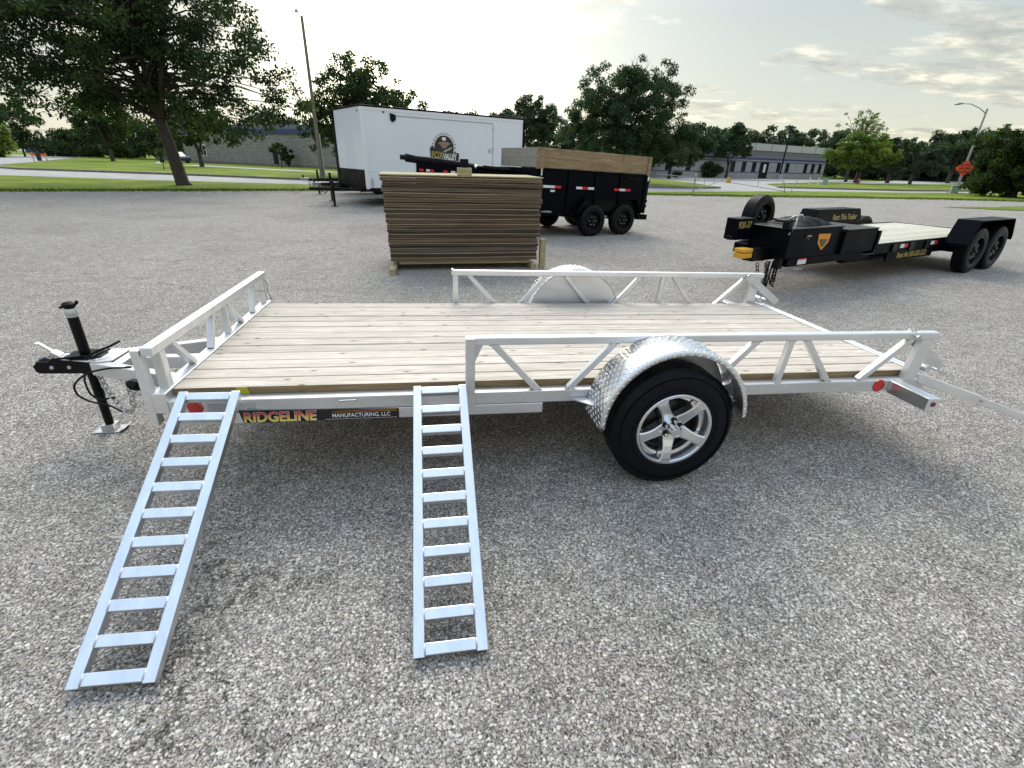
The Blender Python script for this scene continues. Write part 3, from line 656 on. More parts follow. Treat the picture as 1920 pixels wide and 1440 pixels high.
# coupler
cp = MB()
cp.prism([(-1.035, 0.375), (-1.045, 0.41), (-1.02, 0.437), (-0.965, 0.437), (-0.93, 0.462), (-0.71, 0.452), (-0.68, 0.43), (-0.68, 0.372), (-0.72, 0.360), (-1.02, 0.366)], CY - 0.052, CY - 0.044)
cp.prism([(-1.035, 0.375), (-1.045, 0.41), (-1.02, 0.437), (-0.965, 0.437), (-0.93, 0.462), (-0.71, 0.452), (-0.68, 0.43), (-0.68, 0.372), (-0.72, 0.360), (-1.02, 0.366)], CY + 0.044, CY + 0.052)
cp.box(-1.03, -0.93, CY - 0.0435, CY + 0.0435, 0.43, 0.4365)
coup = cp.build('coupler', 'black_steel', T, bevel=0.004)
b = MB(); b.lathe([(0, -0.05), (0.03, -0.042), (0.047, -0.02), (0.05, 0), (0.047, 0.02), (0.03, 0.042), (0, 0.05)], (0, 0, 0), 24); hs = b.build('ball_socket', 'black_steel', T, smooth=True); hs.rotation_euler = (PI / 2, 0, 0); hs.location = (-1.0, CY, 0.40)
for x in (-0.945, -0.855): rb = MB().lathe([(0, -0.010), (0.009, -0.010), (0.012, -0.006), (0.012, 0.0)], (x, CY - 0.0525, 0.405), 6).build('bolt', 'galvanised', T)
b = MB(); b.bar((-0.925, CY, 0.462), (-1.005, CY, 0.535), 0.022, 0.008, up=(0, 0, 1)); b.bar((-0.915, CY, 0.452), (-0.955, CY, 0.480), 0.050, 0.028); b.bar((-1.003, CY, 0.533), (-1.022, CY, 0.539), 0.03, 0.005); b.build('latch_lever', 'galvanised', T, bevel=0.003)
# jack
jx = -0.785
jk = MB(); jk.tube((jx, CY, 0.19), (jx, CY, 0.695), 0.027, n=24); j = jk.build('jack_tube', 'black_steel', T, smooth='auto')
MB().tube((jx, CY, -0.006), (jx, CY, 0.1895), 0.0235, n=20).build('jack_leg', 'black_steel', T, smooth='auto')
b = MB(); b.lathe([(0.0, 0.0), (0.027, 0.0), (0.030, 0.02), (0.030, 0.035), (0.020, 0.055), (0.0, 0.056)], (0, 0, 0), 18); e = b.build('jack_gear_cap', 'galvanised', T, smooth='auto'); e.rotation_euler = (PI / 2, 0, 0); e.location = (jx, CY, 0.695)
b = MB(); b.lathe([(0.0, 0.0), (0.020, 0.0), (0.031, 0.016), (0.033, 0.03), (0.020, 0.040), (0.0, 0.043)], (0, 0, 0), 18); e = b.build('jack_knob', 'black_matt', T, smooth='auto'); e.rotation_euler = (PI / 2, 0, 0); e.location = (jx, CY, 0.740)
b = MB(); b.tube((jx - 0.038, CY - 0.02, 0.752), (jx + 0.036, CY + 0.01, 0.768), 0.007, n=8); b.tube((jx + 0.036, CY + 0.01, 0.768), (jx + 0.04, CY + 0.01, 0.785), 0.008, n=8); b.build('jack_handle', 'black_matt', T, smooth='auto')
b = MB(); b.box(jx - 0.035, jx + 0.035, CY - 0.035, CY + 0.035, 0.012, 0.05); b.prismz([(jx - 0.068, CY - 0.05), (jx + 0.068, CY - 0.05), (jx + 0.068, CY + 0.05), (jx - 0.068, CY + 0.05)], 0.006, 0.012)
b.bar((jx + 0.066, CY, 0.009), (jx + 0.094, CY, 0.028), 0.10, 0.006); b.bar((jx - 0.066, CY, 0.009), (jx - 0.092, CY, 0.004), 0.10, 0.006)
ft = b.build('jack_foot', 'galvanised', T, bevel=0.002); ft.location.z = -0.052
b = MB(); b.prismz([(jx - 0.09, CY - 0.055), (jx - 0.03, CY - 0.09), (jx + 0.05, CY - 0.085), (jx + 0.10, CY - 0.04), (jx + 0.10, CY + 0.04), (jx + 0.05, CY + 0.085), (jx - 0.03, CY + 0.09), (jx - 0.09, CY + 0.055)], 0.459, 0.467); b.build('jack_plate', 'black_steel', T, bevel=0.002)
for dx, dy in ((-0.06, -0.05), (0.07, -0.05), (0.07, 0.05), (-0.06, 0.05)): MB().tube((jx + dx, CY + dy, 0.467), (jx + dx, CY + dy, 0.482), 0.010, n=6).build('bolt', 'galvanised', T)
b = MB(); b.tube((jx - 0.09, CY - 0.10, 0.476), (jx + 0.03, CY - 0.055, 0.472), 0.007, n=8); b.build('jack_pin', 'black_steel', T)
# rubber tie cords lying on the tongue
b = MB(); b.sweep([(-0.73, CY - 0.09, 0.475), (-0.69, CY - 0.06, 0.50), (-0.64, CY - 0.01, 0.515), (-0.60, CY + 0.03, 0.535)], 0.007, 8); b.sweep([(-0.71, CY - 0.09, 0.470), (-0.68, CY - 0.04, 0.485), (-0.655, CY + 0.01, 0.492)], 0.006, 8); b.build('wire_stub', 'black_matt', T, smooth=True)
# safety chain from the coupler bolt down and back up to the beam
def chain(pts, parent, link_r=0.0155, wire=0.0042, name='chain_link', m='galvanised'):
    pts = [Vector(p) for p in pts]; seg = link_r * 2 * 1.35 * 0.80
    dense = []
    for a, b_ in zip(pts, pts[1:]):
        k = max(2, int((b_ - a).length / 0.003)); dense += [a.lerp(b_, i / k) for i in range(k)]
    out = [dense[0]]; acc = 0
    for a, b_ in zip(dense, dense[1:]):
        acc += (b_ - a).length
        if acc >= seg: out.append(b_); acc = 0
    for i in range(len(out) - 1):
        d = (out[i + 1] - out[i]).normalized(); side = d.cross(Vector((0.25, 1, 0.1))).normalized()
        if i % 2: side = d.cross(side).normalized()
        MB().torus((out[i] + out[i + 1]) / 2, link_r, wire, d, side, stretch=1.45, n=12, m=6).build(name, m, parent, smooth=True)
def cat(a, b_, low, n=14):
    a, b_ = Vector(a), Vector(b_); out = []
    for i in range(n + 1):
        t = i / n; p = a.lerp(b_, t); base = min(a.z, b_.z); p.z = p.z - 4 * t * (1 - t) * (((a.z + b_.z) / 2) - low); out.append(p)
    return out
chain([(-0.722, CY - 0.062, 0.405), (-0.700, CY - 0.075, 0.375), (-0.690, CY - 0.09, 0.330), (-0.66, CY - 0.11, 0.265), (-0.625, CY - 0.13, 0.215), (-0.585, CY - 0.155, 0.172), (-0.55, CY - 0.175, 0.155), (-0.515, CY - 0.19, 0.175), (-0.497, CY - 0.195, 0.215), (-0.490, CY - 0.20, 0.28), (-0.487, CY - 0.20, 0.35), (-0.489, CY - 0.195, 0.40)], T)
chain([(-0.520, CY - 0.185, 0.385), (-0.505, CY - 0.19, 0.345)], T)
MB().lathe([(0, -0.012), (0.013, -0.012), (0.016, -0.005), (0.022, -0.003), (0.022, 0.0)], (-0.725, CY - 0.0525, 0.412), 6).build('chain_bolt', 'galvanised', T)
def loop(name, pts, r=0.0055, m='black_matt'):
    # smooth a control polyline (Catmull-Rom)
    P_ = [Vector(p) for p in pts]; P_ = [P_[0] * 2 - P_[1]] + P_ + [P_[-1] * 2 - P_[-2]]; out = []
    for i in range(1, len(P_) - 2):
        for k in range(8):
            t = k / 8; a, b_, c, d = P_[i - 1], P_[i], P_[i + 1], P_[i + 2]
            out.append(0.5 * ((2 * b_) + (c - a) * t + (2 * a - 5 * b_ + 4 * c - d) * t * t + (3 * b_ - a - 3 * c + d) * t ** 3))
    out.append(P_[-2]); return MB().sweep(out, r, 8).build(name, m, T, smooth=True)
loop('wire', [(-0.485, CY - 0.195, 0.452), (-0.56, CY - 0.20, 0.452), (-0.68, CY - 0.19, 0.42), (-0.775, CY - 0.17, 0.35), (-0.80, CY - 0.15, 0.28), (-0.76, CY - 0.14, 0.225), (-0.66, CY - 0.14, 0.19), (-0.60, CY - 0.15, 0.155), (-0.545, CY - 0.16, 0.145)])
loop('wire', [(-0.79, CY - 0.05, 0.365), (-0.785, CY - 0.08, 0.32), (-0.75, CY - 0.12, 0.26), (-0.70, CY - 0.13, 0.225), (-0.65, CY - 0.13, 0.235), (-0.62, CY - 0.13, 0.235)])
loop('wire', [(-0.485, CY - 0.195, 0.452), (-0.46, CY - 0.19, 0.455), (-0.44, CY - 0.18, 0.44)])
# 7-pin plug hanging on the beam
b = MB(); b.lathe([(0.0, -0.03), (0.024, -0.03), (0.030, -0.022), (0.030, 0.016), (0.022, 0.024), (0.022, 0.036), (0, 0.036)], (0, 0, 0), 14, mod=lambda i, k: 0.003 if i % 2 and 1 <= k <= 3 else 0); pl = b.build('wiring_plug', 'black_matt', T, smooth='auto'); pl.location = (-0.375, CY - 0.33, 0.405); pl.rotation_euler = (0, 0.2, 1.2)
b = MB(); b.tube((-0.345, CY - 0.32, 0.41), (-0.275, CY - 0.32, 0.415), 0.010, n=8); b.tube((-0.275, CY - 0.33, 0.43), (-0.265, CY - 0.33, 0.395), 0.006, n=6); b.build('plug_bracket', 'galvanised', T, smooth='auto')
b = MB(); b.sweep([(-0.37, CY - 0.32, 0.37), (-0.40, CY - 0.32, 0.35), (-0.385, CY - 0.32, 0.34), (-0.36, CY - 0.32, 0.345)], 0.005, 6); b.build('chain_hook', 'galvanised', T, smooth=True)

# axle, wheels, fenders
WX, WR = 2.502, 0.344
def tyre_mesh(R_, w, rim_r, n=96, ribs=True):
    """tyre lying across y = 0 .. w (y = 0 is the outer face)"""
    prof = [(rim_r, 0.018), (rim_r + 0.006, 0.006), (rim_r + 0.03, 0.0), (rim_r + (R_ - rim_r) * 0.45, -0.004), (R_ - 0.045, 0.002), (R_ - 0.022, 0.010), (R_ - 0.006, 0.024)]
    k0 = len(prof)
    if ribs:
        m = 4; bw = (w - 0.056) / m
        for i in range(m):
            y0 = 0.028 + i * bw; prof += [(R_, y0), (R_, y0 + bw - 0.007), (R_ - 0.007, y0 + bw - 0.006), (R_ - 0.007, y0 + bw - 0.001)]
    else: prof += [(R_, 0.03), (R_, w - 0.03)]
    k1 = len(prof)
    prof += [(R_ - 0.006, w - 0.024), (R_ - 0.022, w - 0.01), (R_ - 0.05, w - 0.002), (rim_r + 0.03, w), (rim_r, w - 0.018)]
    md = (lambda i, j: -0.0032 if (k0 - 1 <= j < k1 and (i + j // 4) % 3 == 0) else 0) if ribs else None
    b = MB(); b.lathe(prof, (0, 0, 0), n, mod=md); return b
def alloy_wheel(loc, flip=False):
    w = bpy.data.objects.new('wheel', None); w.location = loc; link(w, T); w.empty_display_size = 0.2
    if flip: w.rotation_euler = (0, 0, PI)
    tw = 0.185
    tyre_mesh(WR, tw, 0.192, 120).build('tyre', 'rubber', w, smooth='auto')
    # sidewall ridges
    b = MB()
    for r0 in (0.232, 0.300): b.lathe([(r0, 0.004), (r0 + 0.002, -0.0055), (r0 + 0.005, -0.0055), (r0 + 0.007, 0.004)], (0, 0, 0), 96)
    b.build('sidewall_ridge', 'rubber', w, smooth='auto')
    b = MB(); b.lathe([(0.212, 0.020), (0.212, 0.004), (0.208, 0.0), (0.196, 0.0), (0.191, 0.006), (0.189, 0.030), (0.184, 0.040), (0.183, 0.13), (0.196, 0.17)], (0, 0, 0), 96); b.build('rim', 'wheel_alloy', w, smooth='auto')
    b = MB(); b.lathe([(0.182, 0.052), (0.166, 0.056), (0.163, 0.062), (0.163, 0.10), (0.160, 0.14)], (0, 0, 0), 72); b.build('inner_rim', 'wheel_alloy', w, smooth='auto')
    b = MB(); b.lathe([(0.0, 0.10), (0.13, 0.10), (0.14, 0.11), (0.14, 0.17), (0.0, 0.17)], (0, 0, 0), 40); b.lathe([(0.16, 0.13), (0.0, 0.135)], (0, 0, 0), 40); b.build('brake_drum', 'dark_metal', w, smooth='auto')
    for k in range(5):
        a = R(-96 + 72 * k); ca, sa = math.cos(a), math.sin(a)
        def P(r, t, y): return (r * ca - t * sa, y, r * sa + t * ca)
        # face of the spoke: narrow at the waist, flaring to the lip and into the hub; raised centre ridge
        st = [(0.040, 0.040, 0.050, 0.034), (0.072, 0.034, 0.043, 0.026), (0.105, 0.028, 0.032, 0.014), (0.140, 0.027, 0.020, 0.005), (0.172, 0.029, 0.010, 0.000), (0.193, 0.036, 0.006, -0.001)]
        vs = []; fs = []
        for r_, hw, ys, yf in st:
            vs += [P(r_, -hw, ys + 0.036), P(r_, -hw, yf + 0.004), P(r_, -hw * 0.72, yf), P(r_, hw * 0.72, yf), P(r_, hw, yf + 0.004), P(r_, hw, ys + 0.036)]
        for i in range(len(st) - 1):
            for j in range(5): fs.append((i * 6 + j, i * 6 + j + 1, (i + 1) * 6 + j + 1, (i + 1) * 6 + j))
        fs += [tuple(range(6)), tuple(range((len(st) - 1) * 6, len(st) * 6))]
        MB().add(vs, fs).build('spoke', 'wheel_alloy', w, bevel=0.0025)
    b = MB(); b.lathe([(0.0, 0.036), (0.030, 0.036), (0.055, 0.040), (0.058, 0.060), (0.058, 0.09)], (0, 0, 0), 40); b.build('hub', 'wheel_alloy', w, smooth='auto')
    for k in range(5):
        a = R(-60 + 72 * k); c = (0.047 * math.cos(a), 0.0, 0.047 * math.sin(a))
        b = MB(); b.lathe([(0.0, 0.022), (0.0135, 0.0225), (0.0135, 0.06)], c, 20); b.build('dark_lug_disc', 'black_matt', w)  # black disc proud of the hub, its colour standing for recess shade
        b = MB(); b.lathe([(0.0, 0.006), (0.006, 0.006), (0.0095, 0.012), (0.0095, 0.045)], c, 6); b.build('lug_nut', 'chrome', w, smooth='auto')
    b = MB(); b.lathe([(0.0, -0.026), (0.018, -0.026), (0.019, -0.029), (0.026, -0.029), (0.029, -0.024), (0.031, 0.0), (0.033, 0.045)], (0, 0, 0), 36); b.build('hub_cap', 'chrome', w, smooth='auto')
    return w
alloy_wheel((WX, -0.270, WR))
alloy_wheel((WX, W + 0.270, WR), True)
MB().tube((WX, 0.02, WR), (WX, W - 0.02, WR), 0.03, n=12).build('axle', 'galvanised', T, smooth='auto')
for y in (0.0, W): MB().box(WX - 0.25, WX + 0.25, y - 0.02, y + 0.02, 0.38, 0.4335).build('spring_hanger', AL, T)

def fender(ys, out):
    """round tread-plate fender: inner edge at ys, spreading towards out (+-1)"""
    R0, wd, cz, cx = 0.405, 0.236, 0.402, 2.474
    y0, y1 = ys, ys + out * wd
    n = 48; vs, fs, uv = [], [], []
    ring = [(R0, y0), (R0, y0 + (y1 - y0) * .5), (R0, y1 - out * 0.012), (R0 - 0.004, y1 - out * 0.003), (R0 - 0.010, y1), (R0 - 0.028, y1)]
    vv = [0]
    for a, b_ in zip(ring, ring[1:]): vv.append(vv[-1] + math.hypot(a[0] - b_[0], a[1] - b_[1]))
    for i in range(n + 1):
        t = PI + R(2) - (PI - R(1)) * i / n
        for j, (r_, y) in enumerate(ring): vs.append((cx + r_ * math.cos(t), y, cz + r_ * math.sin(t)))
    m = len(ring)
    for i in range(n):
        for j in range(m - 1):
            fs.append((i * m + j, i * m + j + 1, (i + 1) * m + j + 1, (i + 1) * m + j)); uv += [(i / n * 1.27, vv[j]), (i / n * 1.27, vv[j + 1]), ((i + 1) / n * 1.27, vv[j + 1]), ((i + 1) / n * 1.27, vv[j])]
    me = bpy.data.meshes.new('fender'); me.from_pydata(vs, [], fs); me.materials.append(MATS['tread_plate'])
    ul = me.uv_layers.new(name='UVMap')
    ul.data.foreach_set('uv', [c for p in uv for c in p]); me.polygons.foreach_set('use_smooth', [True] * len(me.polygons))
    o = bpy.data.objects.new('fender', me); link(o, T)
    md = o.modifiers.new('solid', 'SOLIDIFY'); md.thickness = 0.004; md.offset = 0
    # raised lozenges of the tread plate, rolled onto the sheet as one relief
    lz = MB(); pitch = 0.0235; na, nv = int(1.27 / pitch), int((vv[-1]) / pitch)
    def on_ring(u, v, lift):
        t = PI + R(2) - (PI - R(1)) * u / 1.27; v = min(max(v, 0), vv[-1])
        for j in range(len(ring) - 1):
            if v <= vv[j + 1] or j == len(ring) - 2:
                s_ = (v - vv[j]) / (vv[j + 1] - vv[j]); r_ = ring[j][0] + (ring[j + 1][0] - ring[j][0]) * s_; y = ring[j][1] + (ring[j + 1][1] - ring[j][1]) * s_
                nr, ny = (ring[j + 1][1] - ring[j][1]) * out, -(ring[j + 1][0] - ring[j][0]) * out; q_ = math.hypot(nr, ny); r_ += lift * nr / q_; y += lift * ny / q_; break
        return (cx + r_ * math.cos(t), y, cz + r_ * math.sin(t))
    for i in range(na):
        for j in range(nv):
            sg = 1 if (i + j) % 2 else -1; cu, cv = (i + .5) * pitch, (j + .5) * pitch + 0.002
            a_, c_ = 0.0108, 0.0032
            pts_ = []
            for e1, e2, lf in ((-1, 0, .0021), (0, -1, .0021), (1, 0, .0021), (0, 1, .0021), (-.45, 0, .0046), (.45, 0, .0046)):
                du = (e1 * a_ * .72 - e2 * c_ * .72 * sg); dv = (e1 * a_ * .72 * sg + e2 * c_ * .72)
                pts_.append(on_ring(cu + du, cv + dv, lf))
            lz.add(pts_, [(0, 1, 4), (4, 1, 5), (1, 2, 5), (2, 3, 5), (5, 3, 4), (3, 0, 4)])
    tag(lz.build('tread_relief', 'bright_plate', T), kind='stuff')
    # flat backing plate between fender and deck
    pts = [(cx + (R0 - 0.005) * math.cos(PI * i / 24), cz + (R0 - 0.005) * math.sin(PI * i / 24)) for i in range(25)]
    b = MB(); b.prism([p for p in pts if p[1] > 0.40], y0 - 0.0015, y0 + 0.0015); b.build('fender_back', AL, T)
    for x0, x1 in ((1.965, 2.09), (2.95, 2.865)):
        b = MB(); b.prismz([(x0, ys), (x1, ys), (x1, ys + out * 0.115)], 0.452, 0.458); b.build('fender_gusset', AL, T)
fender(-0.0655, -1)
fender(W + 0.0655, 1)
# near side tail light box standing out from the frame
b = MB(); b.box(3.972, 4.052, -0.315, -0.0605, 0.425, 0.502); lb = b.build('light_box', BR, T, bevel=0.004)
b = MB(); b.lathe([(0.0, -0.004), (0.013, -0.004), (0.015, 0.0)], (4.012, -0.316, 0.466), 16); b.build('marker_light', 'dark_lens', T, smooth='auto')
MB().box(3.972, 4.052, W + 0.0605, W + 0.315, 0.425, 0.502).build('light_box', BR, T, bevel=0.004)
# lowered support arm at the rear corner
MB().bar((4.175, -0.045, 0.510), (4.68, -0.052, 0.350), 0.050, 0.056).build('ramp_arm', RA, T, bevel=0.004)
MB().bar((4.66, -0.052, 0.357), (5.62, -0.062, 0.040), 0.042, 0.044).build('ramp_arm', RA, T, bevel=0.004)
MB().tube((4.70, -0.085, 0.345), (4.70, -0.02, 0.345), 0.009, n=8).build('arm_bolt', 'galvanised', T)

# ------------------------------------------------------------------ the two loading ramps
def loading_ramp(label, p_foot, p_top, width, nr=11):
    """p_foot / p_top: midpoints of the lower and upper edge of the top face"""
    a, b_ = Vector(p_foot), Vector(p_top); d = (b_ - a); ln = d.length; d.normalize()
    side = Vector((1, 0, 0)); side = (side - d * side.dot(d)).normalized(); up = side.cross(d).normalized()
    t = thing('loading_ramp', label, 'ramp', a, group='aluminium ladder ramps leaning on the near side of the silver trailer')
    t.rotation_euler = Matrix((side, d, up)).transposed().to_euler()
    rw, h = 0.040, 0.034
    for s in (-1, 1):
        x0 = s * (width / 2 - rw / 2)
        q = MB().box(x0 - rw / 2, x0 + rw / 2, 0, ln, -h, 0).build('rail', BR, t, bevel=0.003)
        for yy in (-0.0008,): MB().box(x0 - rw / 2 + 0.004, x0 + rw / 2 - 0.004, yy, 0.0, -h + 0.004, -0.004).build('dark_end_plate', 'dark_metal', t)  # dark plate on the solid rail end paints the shade inside a hollow tube
    inner = width - 2 * rw
    for k in range(nr):
        y = 0.006 + (ln - 0.046 - 0.006) * k / (nr - 1)
        MB().box(-inner / 2 + 0.0005, inner / 2 - 0.0005, y, y + 0.040, -0.031, -0.0015).build('rung', BR, t, bevel=0.003)
        for s in (-1, 1): MB().tube((s * inner / 2, y + 0.003, -0.0025), (s * inner / 2, y + 0.037, -0.0025), 0.0045, n=6).build('weld_bead', 'weld', t, smooth=True)
    return t
loading_ramp('aluminium ladder ramp near the tongue, left of the orange and black name sticker', (0.183, -1.122, 0.038), (0.222, -0.094, 0.607), 0.268)
loading_ramp('aluminium ladder ramp at mid deck, beside the front post of the near side rail', (1.284, -1.160, 0.038), (1.287, -0.094, 0.588), 0.264)
# ------------------------------------------------------------------ stack of fence panels on skids
stack_o = (0.575, 5.42)
ang = R(3.0)
def stk(x, y): return (stack_o[0] + x * math.cos(ang) - y * math.sin(ang), stack_o[1] + x * math.sin(ang) + y * math.cos(ang))
ORD = ['topmost', 'second from the top', 'third from the top', 'fourth from the top', 'fifth from the top', 'sixth from the top', 'seventh from the top', 'eighth from the top', 'at mid height, ninth from the top', 'eighth from the bottom', 'seventh from the bottom', 'sixth from the bottom', 'fifth from the bottom', 'fourth from the bottom', 'third from the bottom', 'second from the bottom', 'lowest, just above the timber skids']
rr = random.Random(21)
NP_ = 17; z0s = 0.145; ph = (1.375 - z0s) / NP_; DEP = 1.1
def wavy_board(x0, x1, y0, y1, za, zb, seed, amp=0.004):
    q = random.Random(seed); n = 8; vs = []; p0 = q.random() * 6
    for i in range(n + 1):
        t = i / n; x = x0 + (x1 - x0) * t; w = amp * math.sin(p0 + t * 5.5) + q.uniform(-.001, .001)
        dy = 0.006 * math.sin(p0 * 2 + t * 4)
        vs += [(x, y0 + dy, za + w), (x, y0 + dy, zb + w), (x, y1, zb + w), (x, y1, za + w)]
    fs = [(i * 4 + j, i * 4 + (j + 1) % 4, (i + 1) * 4 + (j + 1) % 4, (i + 1) * 4 + j) for i in range(n) for j in range(4)] + [(0, 1, 2, 3), tuple(n * 4 + j for j in (3, 2, 1, 0))]
    b = MB(); b.add(vs, fs); return b
for i in range(NP_):
    zt = 1.375 - i * ph; zb = zt - ph
    dx, dy = rr.uniform(-0.012, 0.012) + 0.004 * i, rr.uniform(-0.012, 0.012)
    t = thing('fence_panel', 'weathered fence panel, %s in the stack' % ORD[i], 'fence panel', (*stk(dx, dy), zb), ang, 'weathered fence panels stacked flat on timber skids')
    x1 = 2.43 - 0.006 * i + rr.uniform(-0.01, 0.01)
    k = i * 3
    # long rail on edge, a second board behind the gap, and the thin pale picket edge
    wavy_board(0, x1, 0.0, 0.09, 0.001, ph * 0.60, 50 + k).build('rail', rr.choice(['weathered_wood', 'weathered_wood', 'weathered_grey']), t, bevel=0.002)
    wavy_board(0.01, x1 - rr.uniform(0, .02), -0.018 + rr.uniform(-.010, .008), DEP, ph * 0.63, ph * 0.79, 51 + k, 0.003).build('picket_layer', 'picket_wood', t)
    wavy_board(0.0, x1 - 0.01, 0.006 + rr.uniform(-.012, .010), DEP * 0.9, ph * 0.83, ph * 0.97, 52 + k, 0.003).build('picket_layer', 'weathered_wood', t)
    if i == 0:
        MB().box(-0.01, x1 + 0.01, -0.02, DEP, ph, ph + 0.018).build('cover_board', 'treated_wood', t, bevel=0.002)
        for x in (0.60, 1.21, 1.82): MB().box(x - 0.014, x + 0.014, -0.020, 0.02, ph * 0.72, ph * 0.99).build('peg', 'picket_wood', t, bevel=0.003)
    MB().box(0.15, 0.19, 0.12, DEP * 0.95, 0.003, ph * 0.6).build('cross_rail', 'weathered_wood', t)
for s, (x, lab) in enumerate(((0.06, 'square timber skid under the left end of the fence panel stack'), (2.30, 'square timber skid under the right end of the fence panel stack'))):
    t = thing('timber_skid', lab, 'timber', (*stk(x, 0), 0.0), ang - R(4) * (1 - s))
    MB().box(-0.005, 0.085, -0.30 if s == 0 else -0.02, 1.15, 0.0, 0.088).build('timber', 'treated_wood', t, bevel=0.004)
t = thing('timber_skid', 'long flat timber lying across the skids below the lowest fence panel', 'timber', (*stk(0.18, 0.06), 0.089), ang)
MB().box(0, 2.1, 0, 0.09, 0, 0.050).build('timber', 'treated_wood', t, bevel=0.004)
t = thing('timber_post', 'short upright square post standing at the right end of the panel stack', 'post', (*stk(2.455, 0.02), 0.0), ang)
MB().box(0, 0.088, 0, 0.088, 0.0, 0.47).build('timber', 'treated_wood', t, bevel=0.004)
t = thing('timber_block', 'pale square timber block on top of the fence panel stack', 'block', (*stk(1.125, 0.0), 1.394), ang)
MB().box(0, 0.205, -0.012, 0.13, 0.0, 0.105).build('timber', 'treated_wood', t, bevel=0.004)
t = thing('work_light', 'small black work light on a swivel foot on the timber block', 'light', (*stk(1.225, 0.05), 1.499), ang)
MB().box(-0.035, 0.035, -0.02, 0.02, 0.0, 0.012).build('foot', 'black_matt', t)
MB().tube((0, 0, 0.012), (0, 0, 0.04), 0.010, n=8).build('swivel', 'black_matt', t)
MB().box(-0.062, 0.062, -0.022, 0.025, 0.040, 0.120).build('housing', 'black_matt', t, bevel=0.008)
MB().box(-0.048, 0.048, -0.0245, -0.0225, 0.055, 0.100).build('lens', 'window_dark', t)

# ------------------------------------------------------------------ steel wheel shared by the black trailers
def steel_wheel(parent, loc, R_=0.355, w=0.20, flip=False, n=64):
    wl = bpy.data.objects.new('wheel', None); wl.location = loc; link(wl, parent)
    if flip: wl.rotation_euler = (0, 0, PI)
    tyre_mesh(R_, w, R_ * 0.60, n, ribs=True).build('tyre', 'rubber', wl, smooth='auto')
    r0 = R_ * 0.60
    b = MB(); b.lathe([(r0 + 0.012, 0.012), (r0 + 0.006, 0.002), (r0 - 0.004, 0.004), (r0 - 0.014, 0.03), (r0 - 0.02, 0.07), (r0 * .82, 0.075), (r0 * .62, 0.045), (r0 * .5, 0.05), (r0 * .34, 0.052), (r0 * .33, 0.03), (0.0, 0.03)], (0, 0, 0), 40); b.build('rim', 'black_steel', wl, smooth='auto')
    for k in range(6):
        a = 2 * PI * k / 6; MB().tube((r0 * .45 * math.cos(a), 0.028, r0 * .45 * math.sin(a)), (r0 * .45 * math.cos(a), 0.055, r0 * .45 * math.sin(a)), 0.011, n=6).build('lug_nut', 'chrome', wl)
    for k in range(8):
        a = 2 * PI * (k + .5) / 8; MB().tube((r0 * .75 * math.cos(a), 0.058, r0 * .75 * math.sin(a)), (r0 * .75 * math.cos(a), 0.07, r0 * .75 * math.sin(a)), 0.016, n=8).build('rim_hole', 'black_matt', wl)
    MB().lathe([(0, -0.002), (0.03, -0.002), (0.034, 0.01), (0.036, 0.04)], (0, 0, 0), 16).build('hub_cap', 'dark_metal', wl, smooth='auto')
    return wl

